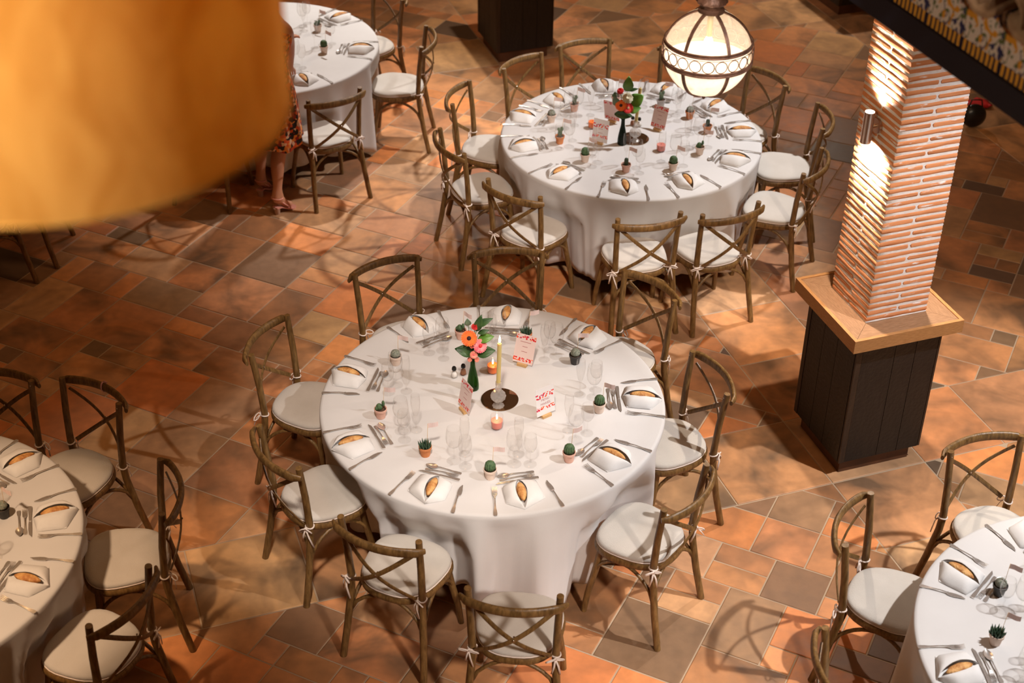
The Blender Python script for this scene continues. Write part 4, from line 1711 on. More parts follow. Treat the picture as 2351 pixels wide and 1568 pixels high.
def card(tn, dx, dy, rz, mat, label, hlabel, text=None, lean=15, h=0.16):
    w = 0.115
    p = cpos(tn, dx, dy)
    hold = MB().box((0, 0.0, 0.008), (0.055, 0.026, 0.016)).mesh('holder', 'holder_wood', False)
    t = ob('card_holder', hold, None, p, (0, 0, rz))
    tag(t, hlabel, 'card holder', 'wooden card holders')
    me = MB().box((0, 0, h / 2), (w, 0.0012, h)).mesh('card', mat, False)
    o = ob('menu_card', me, None, p + Vector((0, 0, 0.0165)), (rad(-lean), 0, rz))
    tag(o, label, 'menu card', 'menu cards')
    if text:
        for i, (tx, zz, sz) in enumerate(text):
            cu = bpy.data.curves.new('lettering', 'FONT')
            cu.body = tx
            cu.size = sz
            cu.align_x = 'CENTER'
            cu.extrude = 0.0001
            tmp = bpy.data.objects.new('tmp', cu)
            COL.objects.link(tmp)
            dg = bpy.context.evaluated_depsgraph_get()
            m2 = bpy.data.meshes.new_from_object(tmp.evaluated_get(dg))
            bpy.data.objects.remove(tmp)
            m2.materials.clear()
            m2.materials.append(MATS['flag_ink'])
            l = ob('lettering', m2, o, (0, -0.0009, zz), (PI / 2, 0, 0))
    else:
        # faint short lines of small print
        for i, (zz, ww) in enumerate(((0.118, 0.062), (0.092, 0.030), (0.064, 0.034))):
            m3 = MB().box((0, 0, 0), (ww, 0.0002, 0.0028)).mesh('print_line', 'flag_ink', False)
            ob('print_line', m3, o, (0, -0.0008, zz))


def petal_ring(mb, n, r0, r1, w, z0, z1, off=0.0):
    for k in range(n):
        a = 2 * PI * k / n + off
        ca, sa = math.cos(a), math.sin(a)
        sec = [(r0, w * 0.35, z0), (r0 + (r1 - r0) * 0.5, w, z0 + (z1 - z0) * 0.6), (r1 * 0.94, w * 0.75, z1), (r1, w * 0.2, z1 - 0.0005)]
        vs = []
        for rr, ww, z in sec:
            for s_ in (-1, 1):
                vs.append((rr * ca - s_ * ww * sa, rr * sa + s_ * ww * ca, z))
        vs += [(x, y, z - 0.0006) for x, y, z in vs]
        fs = []
        for i in range(3):
            a0 = i * 2
            fs += [(a0, a0 + 1, a0 + 3, a0 + 2), (8 + a0 + 2, 8 + a0 + 3, 8 + a0 + 1, 8 + a0), (a0, a0 + 2, a0 + 10, a0 + 8), (a0 + 1, a0 + 9, a0 + 11, a0 + 3)]
        mb.add(vs, fs)


def gerbera(base, pos, nrm, R, mat, eye, label, root):
    """flower head at pos (world), facing nrm, stem down into vase at root"""
    t = thing('gerbera' if R > 0.02 else 'small_flower', label, 'flower', pos, 0, 'cut flowers')
    q = Vector(nrm).normalized().to_track_quat('Z', 'Y')
    t.rotation_euler = q.to_euler()
    mb = MB()
    if base == 'carnation':
        for k in range(5):
            petal_ring(mb, 12, 0.001, R * (1 - 0.16 * k), R * 0.24, 0.002 + 0.004 * k, 0.006 * k, k * 0.3)
    else:
        petal_ring(mb, 22, R * 0.2, R, R * 0.135, 0.0, 0.002)
        petal_ring(mb, 20, R * 0.18, R * 0.82, R * 0.12, 0.0025, 0.0045, 0.14)
    ob('petals', mb.mesh('petals', mat, False), t)
    mb = MB()
    mb.ball((0, 0, 0.003), (R * 0.27, R * 0.27, R * 0.16), 14, 8)
    if base != 'carnation':
        ob('eye', mb.mesh('eye', eye), t)
    inv = q.to_matrix().inverted()
    d = inv @ (Vector(root) - Vector(pos))
    mb = MB()
    mb.tube([(0, 0, -0.001), tuple(d * 0.3 + Vector((0, 0, -0.012))), tuple(d)], 0.0021, 6)
    ob('stem', mb.mesh('stem', 'stem_green'), t)


def leafsprig(pos, nrm, axis, L_, w, mat, label, root):
    L_, w = L_ * 1.25, w * 1.4
    t = thing('leaf_sprig', label, 'leaf', pos, 0, 'cut leaves')
    ax = Vector(axis).normalized()
    n = Vector(nrm)
    n = (n - ax * n.dot(ax)).normalized()
    b = ax.cross(n)
    mb = MB()
    grid = []
    for i in range(9):
        q = i / 8
        ww = w * math.sin(PI * (0.04 + 0.94 * q) ** 0.85)
        row = []
        for j in range(5):
            s_ = -1 + j / 2
            row.append(ax * (L_ * (q - 0.5)) + b * (ww * s_) + n * (0.10 * L_ * math.sin(PI * q) - 0.25 * ww * s_ * s_ * -1))
        grid.append(row)
    mb.sheet(grid, 0.0006)
    ob('leaf_blade', mb.mesh('leaf_blade', mat), t)
    mb = MB()
    st = ax * (-L_ / 2)
    d = Vector(root) - Vector(pos)
    mb.tube([st, (st + d) / 2 + Vector((0, 0, 0.01)), d], 0.0014, 5)
    ob('stem', mb.mesh('stem', 'stem_green'), t)


def vase_mesh(mat):
    out = [(0.0, 0.0), (0.029, 0.0), (0.0315, 0.004), (0.0315, 0.030), (0.028, 0.065), (0.021, 0.105), (0.0140, 0.14), (0.0125, 0.165), (0.0125, 0.186), (0.0145, 0.190)]
    inn = [(0.0128, 0.190), (0.0105, 0.184), (0.0105, 0.165), (0.012, 0.14), (0.019, 0.105), (0.026, 0.065), (0.0295, 0.03), (0.028, 0.008), (0.0, 0.007)]
    return MB().lathe(out + inn, 32).mesh('vase', mat, True, 50)


def bouquet1():
    tn = 'centre'
    b = cpos(tn, -0.106, 0.104)
    put([('v', vase_mesh('green_glass'), [])], 'bud_vase', 'green glass bud vase of gerberas on the centre table', 'vase', b)
    nk = b + Vector((0, 0, 0.17))
    P = lambda x, y, z: b + Vector((x, y, z))
    G = gerbera
    G('g', P(-0.017, -0.022, 0.338), (-0.12, -0.80, 0.58), 0.043, 'petal_orange', 'flower_eye', 'large orange gerbera with black eye, centre table bouquet', nk)
    G('g', P(0.040, -0.024, 0.292), (0.35, -0.78, 0.45), 0.038, 'petal_pink', 'petal_red', 'pink gerbera right of the orange one, centre table bouquet', nk)
    G('s', P(0.007, -0.030, 0.240), (0.05, -0.8, 0.5), 0.021, 'petal_coral', 'petal_pink', 'small coral flower below the gerberas, centre table bouquet', nk)
    G('s', P(-0.014, -0.022, 0.204), (-0.3, -0.7, 0.5), 0.014, 'petal_coral', 'petal_coral', 'small coral blossom at vase mouth, left one, centre table', nk)
    G('s', P(0.022, -0.020, 0.202), (0.4, -0.7, 0.4), 0.014, 'petal_coral', 'petal_coral', 'small coral blossom at vase mouth, right one, centre table', nk)
    G('carnation', P(0.012, 0.0, 0.395), (0.1, -0.5, 0.8), 0.019, 'petal_red', 'petal_red', 'spray of small red blossoms at top of centre table bouquet', nk)
    G('carnation', P(-0.004, -0.012, 0.282), (0.0, -0.9, 0.3), 0.014, 'petal_coral', 'petal_coral', 'coral bud peeping between the two gerberas, centre table', nk)
    Lf = leafsprig
    cm = (0, -0.75, 0.6)
    Lf(P(0.034, 0.0, 0.420), cm, (0.25, 0, 0.9), 0.085, 0.016, 'leaf_dark', 'upright dark leaf at the top of centre table bouquet', nk)
    Lf(P(0.062, 0.0, 0.425), cm, (0.8, 0, 0.45), 0.080, 0.014, 'leaf_dark', 'dark leaf slanting right at top of centre table bouquet', nk)
    Lf(P(0.070, 0.0, 0.325), cm, (0.9, 0, 0.25), 0.070, 0.018, 'leaf_light', 'green leaf right of the pink gerbera, centre table', nk)
    Lf(P(0.068, -0.008, 0.245), cm, (0.75, -0.1, 0.2), 0.085, 0.024, 'leaf_dark', 'broad leaf at lower right of centre table bouquet', nk)
    Lf(P(-0.042, -0.008, 0.250), cm, (-0.75, -0.1, 0.25), 0.085, 0.024, 'leaf_dark', 'broad leaf at lower left of centre table bouquet', nk)
    Lf(P(-0.024, 0.0, 0.425), cm, (-0.1, 0, 0.9), 0.035, 0.013, 'leaf_grey', 'round grey eucalyptus leaf at top left, centre table bouquet', nk)
    Lf(P(0.058, 0.0, 0.365), cm, (0.8, 0, 0.3), 0.05, 0.010, 'leaf_dark', 'narrow leaf behind pink gerbera, centre table bouquet', nk)


def bouquet2():
    tn = 'lantern'
    b = cpos(tn, -0.069, -0.120)
    put([('v', vase_mesh('dark_green_glass'), [])], 'bud_vase', 'dark green bud vase of flowers on the lantern table', 'vase', b)
    nk = b + Vector((0, 0, 0.17))
    P = lambda x, y, z: b + Vector((x, y, z))
    G = gerbera
    G('g', P(-0.022, -0.022, 0.300), (-0.15, -0.80, 0.5), 0.040, 'petal_orange', 'flower_eye', 'orange gerbera with dark eye, lantern table bouquet', nk)
    G('g', P(0.026, -0.026, 0.283), (0.25, -0.80, 0.5), 0.038, 'petal_red', 'flower_eye_pale', 'red gerbera with pale eye, lantern table bouquet', nk)
    G('carnation', P(0.020, -0.012, 0.352), (0.1, -0.7, 0.65), 0.040, 'petal_cream', 'petal_cream', 'cream carnation above the gerberas, lantern table bouquet', nk)
    G('carnation', P(-0.030, 0.0, 0.395), (-0.3, -0.6, 0.7), 0.024, 'petal_red', 'petal_red', 'spray of red blossom at upper left, lantern table bouquet', nk)
    Lf = leafsprig
    cm = (0, -0.75, 0.6)
    Lf(P(0.020, 0.0, 0.450), cm, (0.05, 0, 1), 0.090, 0.026, 'leaf_light', 'tall pointed green leaf topping lantern table bouquet', nk)
    Lf(P(0.088, -0.004, 0.335), cm, (0.6, 0, 0.5), 0.085, 0.034, 'leaf_light', 'broad round green leaf at right, lantern table bouquet', nk)
    Lf(P(0.068, -0.012, 0.270), cm, (0.85, 0, 0.1), 0.075, 0.026, 'leaf_light', 'lower green leaf at right, lantern table bouquet', nk)
    Lf(P(-0.060, -0.004, 0.325), cm, (-0.3, 0, 0.8), 0.06, 0.018, 'leaf_grey', 'grey leaf at left of lantern table bouquet', nk)
    Lf(P(0.0, -0.016, 0.225), cm, (0.8, 0, -0.1), 0.10, 0.022, 'leaf_dark', 'dark leaf at foot of lantern table bouquet', nk)
    Lf(P(0.060, 0.0, 0.405), cm, (0.7, 0, 0.2), 0.05, 0.008, 'leaf_dark', 'thin dark sprig at upper right, lantern table bouquet', nk)


bouquet1()
bouquet2()


def centre_set(tn, disc, stick, nm, lit, lean):
    put([('m', M_DISC, [])], 'mirror_plate', 'round brownish mirror plate under candlestick on the %s' % nm, 'mirror', cpos(tn, *disc), 0, 'mirror plates')
    sp = cpos(tn, *stick, TZ + 0.0052)
    put(CRY, 'candlestick', 'cut crystal candlestick on the %s' % nm, 'candlestick', sp, 0, 'crystal candlesticks')
    parts = [('wax', M_CANDLE, [('wick', M_WICK)])]
    if lit:
        parts.append(('flame', M_FLAME, []))
    cp = sp + Vector((0, 0, 0.1405))
    put(parts, 'taper_candle', ('burning' if lit else 'unlit') + ' pale yellow taper candle on the %s' % nm, 'candle', cp, 0, 'taper candles', tilt=(lean[0], lean[1], 0))
    if lit:
        lamp('candle_glow', 'POINT', cp + Vector((0.28 * math.sin(lean[1]), 0, 0.285)), 0.35, (1.0, 0.60, 0.26), 0.008)


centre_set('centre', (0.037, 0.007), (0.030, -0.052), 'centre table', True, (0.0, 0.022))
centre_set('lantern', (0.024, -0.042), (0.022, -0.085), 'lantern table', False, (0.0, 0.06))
votive('centre', -0.003, 0.252, 'wax_orange', 'lit orange candle in a glass on the centre table', True)
votive('centre', 0.025, -0.228, 'wax_pink', 'lit pink candle in a glass on the centre table', True)
votive('lantern', -0.262, 0.122, 'wax_orange', 'orange candle in a glass on the lantern table', False)
votive('lantern', 0.191, -0.215, 'wax_pink', 'pink candle in a glass on the lantern table', False)
shaker('centre', -0.209, 0.204, 'salt', 'glass salt shaker with black cap on the centre table')
shaker('centre', -0.161, 0.228, 'pepper', 'glass pepper shaker with black cap on the centre table')
shaker('lantern', 0.066, 0.149, 'salt', 'glass salt shaker with dark cap on the lantern table')
shaker('lantern', 0.021, 0.165, 'pepper', 'glass pepper shaker with dark cap on the lantern table')
MT = [('MENU', 0.082, 0.019), ('MARIÉS', 0.058, 0.019)]
card('centre', 0.155, 0.315, rad(-24), 'card_pink', 'pink printed menu card right of the burning candle, centre table', 'wooden holder of pink card right of candle, centre table', None, 22)
card('centre', 0.278, -0.130, rad(36), 'card_white', 'white card reading MENU MARIÉS with red flowers, centre table', 'wooden holder of the white MENU card, centre table', MT, 8)
card('centre', -0.150, -0.095, rad(-60), 'card_pink', 'pink menu card turned edgewise before green vase, centre table', 'wooden holder of pink card before green vase, centre table', None, 10)
card('lantern', -0.225, -0.125, rad(-28), 'card_white', 'white menu card left of dark vase on the lantern table', 'wooden holder of white card left of vase, lantern table', None, 10)
card('lantern', 0.190, 0.090, rad(-38), 'card_pink', 'pink menu card right of the candle on the lantern table', 'wooden holder of pink card right of candle, lantern table', None, 15)
card('lantern', -0.120, 0.210, rad(150), 'card_pink', 'menu card seen from behind its flowers on the lantern table', 'wooden holder of card behind flowers, lantern table', None, 12)


# ------------------------------------------------------------------ globe lantern
def lantern():
    c = Vector((0.853, 6.10, 2.755))
    R = 0.198
    t = thing('globe_lantern', 'round glass lantern in bronze ribs with a band of rings', 'lantern', c, rad(52))
    zb = 0.040
    z1, z2 = -0.002, -0.075      # band top / bottom

    def patch(a0, a1, t0, t1, name, mat, rr=R - 0.004):
        g = []
        for i in range(13):
            th = t0 + (t1 - t0) * i / 12
            row = []
            for j in range(9):
                w = a0 + (a1 - a0) * j / 8
                row.append(Vector((rr * math.sin(th) * math.cos(w), rr * math.sin(th) * math.sin(w), rr * math.cos(th))))
            g.append(row)
        mb = MB()
        n = 13 * 9
        vs = [p for r_ in g for p in r_] + [p * (1 - 0.0025 / rr) for r_ in g for p in r_]
        fs = []
        for i in range(12):
            for j in range(8):
                a, b, c_, d = i * 9 + j, i * 9 + j + 1, (i + 1) * 9 + j + 1, (i + 1) * 9 + j
                fs += [(a, d, c_, b), (n + a, n + b, n + c_, n + d)]
        mb.add(vs, fs)
        ob(name, mb.mesh(name, mat), t)

    ta = math.asin(0.052 / R)
    tb = math.acos(0.050 / R)
    tc_ = math.acos(-0.030 / R)
    te = PI - math.asin(0.03 / R)
    for k in range(6):
        a0, a1 = k * PI / 3, (k + 1) * PI / 3
        patch(a0, a1, ta, tb, 'upper_pane', 'lantern_clear')
        patch(a0, a1, tb, tc_, 'band_pane', 'lantern_clear')
        patch(a0, a1, tc_, te, 'lower_pane', 'lantern_milk')
        for (s0, s1) in ((ta, tb), (tc_, te)):
            mb = MB()
            pts = [(R * math.sin(th) * math.cos(a0), R * math.sin(th) * math.sin(a0), R * math.cos(th)) for th in arc(s0, s1, 14)]
            # flat strip ribs
            vs, fs = [], []
            tw = Vector((-math.sin(a0), math.cos(a0), 0))
            for p in pts:
                p = Vector(p)
                o = p.normalized()
                for a, b in ((-1, -1), (1, -1), (1, 1), (-1, 1)):
                    vs.append(p + tw * (0.0075 * a) + o * (0.003 * b))
            for i in range(13):
                for j in range(4):
                    fs.append((i * 4 + j, i * 4 + (j + 1) % 4, (i + 1) * 4 + (j + 1) % 4, (i + 1) * 4 + j))
            fs += [(3, 2, 1, 0), (52, 53, 54, 55)]
            mb.add(vs, fs)
            ob('rib', mb.mesh('rib', 'aged_bronze', False), t)
    for zz, hh in ((0.055, 0.011), (-0.028, 0.012)):
        rr = math.sqrt(R * R - zz * zz)
        mb = MB()
        mb.lathe([(rr + 0.001, zz - hh), (rr + 0.007, zz - hh * 0.7), (rr + 0.004, zz), (rr + 0.007, zz + hh * 0.7), (rr + 0.001, zz + hh), (rr - 0.003, zz)], 64, close=True)
        ob('band_rail', mb.mesh('band_rail', 'aged_bronze', True, 35), t)
    nr = 22
    zz = 0.0135
    rr = math.sqrt(R * R - zz * zz) + 0.003
    band = ob('ring_band', MB().lathe([(rr - 0.001, 0.0435), (rr + 0.001, 0.0435), (rr + 0.001, 0.0415), (rr - 0.001, 0.0415)], 64, close=True).mesh('ring_band', 'aged_bronze'), t)
    rm = MB().torus((0, 0, 0), 0.0262, 0.0022, 22, 6).mesh('ring', 'aged_bronze')
    for k in range(nr):
        a = 2 * PI * k / nr
        ob('ring', rm, band, (rr * math.cos(a), rr * math.sin(a), zz), (PI / 2, 0, a + PI / 2))
    mb = MB()
    mb.lathe([(0.0, -R - 0.030), (0.006, -R - 0.026), (0.010, -R - 0.012), (0.022, -R - 0.002), (0.034, -R + 0.008), (0.028, -R + 0.012), (0.0, -R + 0.010)], 28)
    ob('finial', mb.mesh('finial', 'aged_bronze', True, 50), t)
    mb = MB()
    zt = R * math.cos(ta)
    mb.lathe([(0.050, zt - 0.004), (0.058, zt), (0.058, zt + 0.012), (0.048, zt + 0.018), (0.050, zt + 0.03), (0.068, zt + 0.045), (0.066, zt + 0.058), (0.040, zt + 0.085), (0.018, zt + 0.10), (0.012, zt + 0.13), (0.0, zt + 0.13)], 32, (0, 0, 0), lambda w, z: 1 + (0.05 * math.cos(12 * w) if z > zt + 0.025 and z < zt + 0.065 else 0))
    ob('crown', mb.mesh('crown', 'aged_bronze', True, 40), t)
    mb = MB()
    mb.tube([(0, 0, zt + 0.12), (0, 0, 2.6)], 0.005, 8)
    ob('hanging_rod', mb.mesh('hanging_rod', 'aged_bronze'), t)
    ob('lamp_holder', MB().tube([(0, 0, zt + 0.01), (0, 0, 0.075)], 0.013, 14).mesh('lamp_holder', 'candle_wax', True, 50), t)
    ob('bulb', MB().ball((0, 0, 0.035), (0.021, 0.021, 0.042), 16, 10).mesh('bulb', 'lantern_bulb'), t)
    lamp('lantern_light', 'POINT', c + Vector((0, 0, 0.0)), 11, (1.0, 0.80, 0.58), 0.03)


lantern()


# ------------------------------------------------------------------ copper drum shade near the camera
def drum():
    c = Vector((-0.608, 1.814, 4.541))
    R = 0.304
    H = 0.60
    t = thing('drum_lampshade', 'large glowing copper-coloured drum lampshade close at upper left', 'lampshade', c)
    ob('shade', MB().lathe([(R, 0.0), (R, 0.02), (R, H - 0.02), (R, H), (R - 0.003, H), (R - 0.003, 0.0), (R, 0.0)], 96, close=True).mesh('shade', 'copper_fabric', True, 50), t)
    ob('lower_rim', MB().torus((0, 0, 0.002), R - 0.0015, 0.0035, 96, 8).mesh('lower_rim', 'copper_fabric'), t)
    fr = MB()
    for k in range(3):
        a = 2 * PI * k / 3
        fr.tube([(0.02 * math.cos(a), 0.02 * math.sin(a), H - 0.06), ((R - 0.004) * math.cos(a), (R - 0.004) * math.sin(a), H - 0.02)], 0.003, 6)
    fr.tube([(0, 0, H - 0.10), (0, 0, H + 1.4)], 0.006, 8)
    ob('hanger', fr.mesh('hanger', 'grey_metal'), t)
    ob('bulb', MB().ball((0, 0, 0.36), (0.03, 0.03, 0.045), 16, 10).mesh('bulb', 'lantern_bulb'), t)
    lamp('shade_light', 'POINT', c + Vector((-0.16, -0.06, 0.36)), 14, (1.0, 0.74, 0.46), 0.04)


drum()


# ------------------------------------------------------------------ tiled eave at upper right
def eave():
    u0 = -1.455
    base = PA + PU * u0
    rz = math.atan2(-PV.y, -PV.x)      # local +x runs towards the camera along the eave, local +y = +u? resolved below
    L0, L1 = -4.6, -0.6                # in v
    z0 = 3.5
    t = thing('tiled_eave', 'indoor eave with navy beam, painted tile frieze and roof tiles', 'eave', PA + PU * u0 + Vector((0, 0, z0)), rotz_u())
    # local x = u, local y = v
    ob('beam', MB().box((0.06, (L0 + L1) / 2, 0.043), (0.12, L1 - L0, 0.086)).mesh('beam', 'navy_paint', False), t)
    back = ob('frieze_backing', MB().box((0.07, (L0 + L1) / 2, 0.19), (0.10, L1 - L0, 0.206)).mesh('frieze_backing', 'mortar', False), t)
    S_ = 0.2
    n = int((L1 - L0) / S_)
    me = MB().box((0, 0, 0.098), (S_ - 0.003, 0.012, 0.196)).mesh('frieze_tile', 'azulejo', False)
    for k in range(n):
        y = L0 + S_ * (k + 0.5)
        ob('frieze_tile', me, back, (0.015, y, 0.090), (0, 0, -PI / 2))
    roof = ob('roof_board', MB().box((0.25, (L0 + L1) / 2, 0.305), (0.52, L1 - L0, 0.02)).mesh('roof_board', 'eave_shade', False), t)
    # curved clay tiles, alternately cover and channel
    def barrel(flip):
        mb = MB()
        g, n_ = [], 11
        for i in range(2):
            x = -0.13 + 0.60 * i
            zz = 0.0 + 0.17 * i
            row = []
            for j in range(n_):
                a = PI * j / (n_ - 1)
                rr = 0.078 if not flip else 0.072
                row.append((x, rr * math.cos(a), zz + (rr * math.sin(a) if not flip else -rr * 0.55 * math.sin(a) + 0.03)))
            g.append(row)
        mb.sheet(g, 0.014)
        return mb.mesh('roof_tile', 'roof_clay', True, 50)
    cov, cha = barrel(False), barrel(True)
    for k in range(n):
        y = L0 + S_ * (k + 0.25)
        ob('roof_tile', cov, roof, (0.0, y, 0.35))
        ob('roof_tile', cha, roof, (-0.01, y + S_ / 2, 0.335))
    return t


eave()


# ------------------------------------------------------------------ person beside the far left table
def person():
    O = Vector((-1.76, 9.55, 0))
    t = thing('person', 'person in floral knee-length dress and pink heels beside top left table', 'person', O)
    J = {}
    V, E, RR = [], [], []

    def vtx(name, p, r, par=None):
        J[name] = len(V)
        V.append(tuple(Vector(p) - O))
        RR.append(r)
        if par is not None:
            E.append((J[par], J[name]))

    f = Vector((0.45, 0.89, 0))
    rt = Vector((0.89, -0.45, 0))
    hip = Vector((-1.735, 9.555, 0.92))
    vtx('pelvis', hip, 0.125)
    vtx('waist', hip + f * 0.015 + Vector((0, 0, 0.17)), 0.110, 'pelvis')
    vtx('chest', hip + f * 0.05 + Vector((0, 0, 0.36)), 0.125, 'waist')
    vtx('collar', hip + f * 0.07 + Vector((0, 0, 0.485)), 0.075, 'chest')
    vtx('neck', hip + f * 0.085 + Vector((0, 0, 0.56)), 0.048, 'collar')
    vtx('chin', hip + f * 0.105 + Vector((0, 0, 0.62)), 0.058, 'neck')
    vtx('face', hip + f * 0.115 + Vector((0, 0, 0.69)), 0.080, 'chin')
    vtx('skull', hip + f * 0.100 + Vector((0, 0, 0.765)), 0.074, 'face')
    for s_, kn, an, hl, ball, toe in ((1, (-1.685, 9.530, 0.50), (-1.722, 9.415, 0.135), (-1.735, 9.392, 0.088), (-1.668, 9.485, 0.032), (-1.632, 9.520, 0.026)),
                                      (-1, (-1.842, 9.70, 0.51), (-1.880, 9.680, 0.135), (-1.890, 9.655, 0.088), (-1.862, 9.770, 0.032), (-1.846, 9.812, 0.026))):
        q = 'r' if s_ > 0 else 'l'
        vtx('hip' + q, hip + rt * (0.085 * s_) + Vector((0, 0, -0.06)), 0.098, 'pelvis')
        kn, an = Vector(kn), Vector(an)
        vtx('th' + q, (V and Vector(hip + rt * (0.085 * s_))).lerp(kn, 0.5), 0.085, 'hip' + q)
        vtx('kn' + q, kn, 0.058, 'th' + q)
        vtx('cf' + q, kn.lerp(an, 0.35) - f * 0.02, 0.057, 'kn' + q)
        vtx('sh' + q, kn.lerp(an, 0.75), 0.037, 'cf' + q)
        vtx('an' + q, an, 0.033, 'sh' + q)
        vtx('ba' + q, ball, 0.030, 'an' + q)
        vtx('to' + q, toe, 0.021, 'ba' + q)
        vtx('he' + q, hl, 0.030, 'an' + q)
    hands = {}
    for s_, sh, el, wr in ((1, rt * 0.155, (-1.60, 9.83, 1.16), (-1.640, 9.985, 0.895)), (-1, rt * -0.155, (-1.76, 9.93, 1.20), (-1.660, 10.17, 1.055))):
        q = 'R' if s_ > 0 else 'L'
        shp = hip + f * 0.065 + sh + Vector((0, 0, 0.445))
        vtx('sd' + q, shp, 0.052, 'collar')
        el, wr = Vector(el), Vector(wr)
        vtx('ua' + q, shp.lerp(el, 0.5), 0.042, 'sd' + q)
        vtx('el' + q, el, 0.036, 'ua' + q)
        vtx('fa' + q, el.lerp(wr, 0.4), 0.036, 'el' + q)
        vtx('wr' + q, wr, 0.024, 'fa' + q)
        d = (wr - el).normalized()
        d2 = (d + Vector((0.05, 0.35, 0.15))).normalized()
        side = d2.cross(Vector((0, 0, 1))).normalized()
        dn = side.cross(d2)
        vtx('pm' + q, wr + d2 * 0.045, 0.026, 'wr' + q)
        for k in range(4):
            b = wr + d2 * 0.075 + side * (0.013 * (k - 1.5) * 1.35)
            ln = (0.030, 0.036, 0.033, 0.026)[k]
            vtx('fb%d' % k + q, b, 0.0088, 'pm' + q)
            vtx('fm%d' % k + q, b + d2 * ln - Vector((0, 0, 0.006)), 0.0080, 'fb%d' % k + q)
            vtx('ft%d' % k + q, b + d2 * ln * 1.7 - Vector((0, 0, 0.022)), 0.0065, 'fm%d' % k + q)
        b = wr + d2 * 0.03 + side * (-0.03 * s_)
        vtx('tb' + q, b, 0.011, 'pm' + q)
        vtx('tt' + q, b + d2 * 0.04 + side * (-0.014 * s_), 0.0085, 'tb' + q)
    me = bpy.data.meshes.new('body')
    me.from_pydata(V, E, [])
    o = bpy.data.objects.new('body', me)
    COL.objects.link(o)
    sk = o.modifiers.new('skin', 'SKIN')
    for i, r in enumerate(RR):
        me.skin_vertices[0].data[i].radius = (r, r)
    me.skin_vertices[0].data[0].use_root = True
    o.modifiers.new('sub', 'SUBSURF').levels = 2
    dg = bpy.context.evaluated_depsgraph_get()
    m2 = bpy.data.meshes.new_from_object(o.evaluated_get(dg))
    bpy.data.objects.remove(o)
    m2.materials.clear()
    m2.materials.append(MATS['skin'])
    m2.polygons.foreach_set('use_smooth', [True] * len(m2.polygons))
    ob('body', m2, t)
    # dress : rings from neckline to hem
    fr = math.atan2(f.y, f.x)
    rings = [(0.475, 0.07, 0.135, 0.072), (0.43, 0.062, 0.170, 0.112), (0.36, 0.055, 0.172, 0.148), (0.27, 0.035, 0.152, 0.138), (0.18, 0.018, 0.138, 0.126), (0.10, 0.008, 0.158, 0.146),
             (0.0, 0.0, 0.188, 0.175), (-0.10, 0.0, 0.205, 0.185), (-0.22, 0.0, 0.212, 0.188), (-0.33, 0.0, 0.222, 0.192), (-0.385, 0.0, 0.226, 0.195)]
    n = 48
    vs = []
    for i, (dz, df, a, b) in enumerate(rings):
        for j in range(n):
            w = 2 * PI * j / n
            rip = 1 + (0.06 * max(0, i - 5) / 5) * math.sin(9 * w + 0.5)
            p = hip + f * (df + b * math.sin(w) * rip) + rt * (a * math.cos(w) * rip) + Vector((0, 0, dz))
            if i == len(rings) - 1:
                p.z += 0.02 * math.sin(3 * w)
            vs.append(p - O)
    fs = [(i * n + j, (i + 1) * n + j, (i + 1) * n + (j + 1) % n, i * n + (j + 1) % n) for i in range(len(rings) - 1) for j in range(n)]
    md = bpy.data.meshes.new('dress')
    md.from_pydata([tuple(v) for v in vs], [], fs)
    md.polygons.foreach_set('use_smooth', [True] * len(md.polygons))
    md.materials.append(MATS['floral_dress'])
    dr = ob('dress', md, t)
    dr.modifiers.new('th', 'SOLIDIFY').thickness = 0.003
    # hair, face
    hd = hip + f * 0.100 + Vector((0, 0, 0.735)) - O
    mb = MB()
    mb.ball(hd - f * 0.022 + Vector((0, 0, 0.012)), (0.094, 0.098, 0.108), 18, 12)
    mb.ball(hd - f * 0.075 + Vector((0, 0, -0.10)), (0.075, 0.055, 0.14), 14, 10)
    ob('hair', mb.mesh('hair', 'hair'), t)
    fc = hip + f * 0.115 + Vector((0, 0, 0.69)) - O
    mb = MB()
    mb.ball(fc + f * 0.082 + Vector((0, 0, 0.0)), (0.013, 0.016, 0.022), 10, 8)
    ob('nose', mb.mesh('nose', 'skin'), t)
    for s_ in (-1, 1):
        mb = MB()
        mb.ball(fc + f * 0.070 + rt * (0.030 * s_) + Vector((0, 0, 0.028)), 0.012, 10, 8)
        ob('eye', mb.mesh('eye', 'eye_white'), t)
        mb = MB()
        mb.ball(fc + f * 0.0 + rt * (0.078 * s_) + Vector((0, 0, 0.005)), (0.012, 0.018, 0.028), 10, 8)
        ob('ear', mb.mesh('ear', 'skin'), t)
    mb = MB()
    mb.ball(fc + f * 0.068 + Vector((0, 0, -0.045)), (0.022, 0.014, 0.007), 10, 8)
    ob('mouth', mb.mesh('mouth', 'lip'), t)
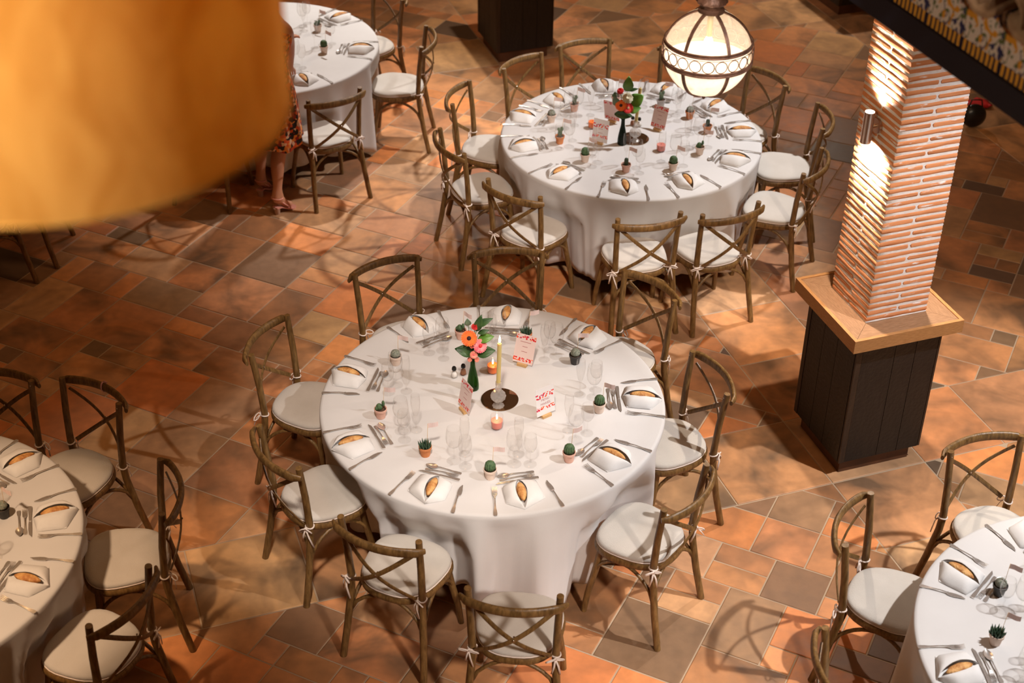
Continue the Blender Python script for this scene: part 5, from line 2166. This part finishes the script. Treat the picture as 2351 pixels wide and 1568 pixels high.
    # sandals
    for hl, ball, toe, an in (((-1.738, 9.388, 0), (-1.668, 9.485, 0), (-1.622, 9.528, 0), (-1.722, 9.415, 0.135)), ((-1.893, 9.648, 0), (-1.862, 9.770, 0), (-1.842, 9.822, 0), (-1.880, 9.680, 0.135))):
        hl, ball, toe, an = [Vector(q) - O for q in (hl, ball, toe, an)]
        d = (toe - hl).normalized()
        sd = Vector((d.y, -d.x, 0))
        s = thing('heeled_sandal', 'x', 'sandal')
        del s['label'], s['category']
        s.parent = t
        mb = MB()
        g = []
        for q, z, w in ((0, 0.062, 0.026), (0.25, 0.055, 0.026), (0.55, 0.022, 0.032), (0.72, 0.010, 0.042), (0.9, 0.009, 0.038), (1.0, 0.010, 0.022)):
            p = hl.lerp(toe, q)
            g.append([p + sd * (w * k) + Vector((0, 0, z)) for k in (-1, -0.5, 0, 0.5, 1)])
        mb.sheet(g, 0.009)
        ob('sole', mb.mesh('sole', 'shoe_pink', True, 50), s)
        mb = MB()
        mb.tube([hl + d * 0.018 + Vector((0, 0, 0.0)), hl + d * 0.014 + Vector((0, 0, 0.056))], [0.019, 0.025], 14)
        ob('block_heel', mb.mesh('block_heel', 'shoe_heel', True, 50), s)
        for c_, rx, tilt in ((an + Vector((0, 0, -0.008)), 0.040, 0.15), (hl.lerp(toe, 0.45) + Vector((0, 0, 0.058)), 0.040, 0.8), (ball + Vector((0, 0, 0.034)), 0.040, 1.35)):
            M = Matrix.Rotation(math.atan2(d.y, d.x), 3, 'Z') @ Matrix.Rotation(tilt, 3, 'Y')
            mb = MB()
            mb.torus(c_, rx, 0.005, 24, 6, M)
            ob('strap', mb.mesh('strap', 'shoe_pink'), s)


person()


# ------------------------------------------------------------------ small things half hidden behind the brick pillar
def oddments():
    c = Vector((3.74, 10.93, 0))
    t = thing('handbag', 'black rounded bag on the floor behind the brick pillar', 'bag', c)
    ob('body', MB().ball((0, 0, 0.10), (0.10, 0.06, 0.10), 20, 12).mesh('body', 'black_leather'), t)
    hm = MB()
    hm.tube([(-0.06, 0, 0.16), (-0.04, 0, 0.24), (0.04, 0, 0.24), (0.06, 0, 0.16)], 0.006, 8)
    ob('handle', hm.mesh('handle', 'black_leather'), t)
    mb = MB()
    g = [[(0.05 * i, 0.02 * math.sin(i * 1.7 + j), 0.02 + 0.012 * math.sin(i * 2.1 + j * 1.3)) for i in range(5)] for j in range(4)]
    g = [[(x, y + 0.05 * j, z) for x, y, z in row] for j, row in enumerate(g)]
    mb.sheet(g, 0.006)
    o = ob('scarf', mb.mesh('scarf', 'red_cloth'), None, (3.80, 11.27, 0))
    tag(o, 'scrap of bright red cloth behind the brick pillar', 'cloth')


oddments()
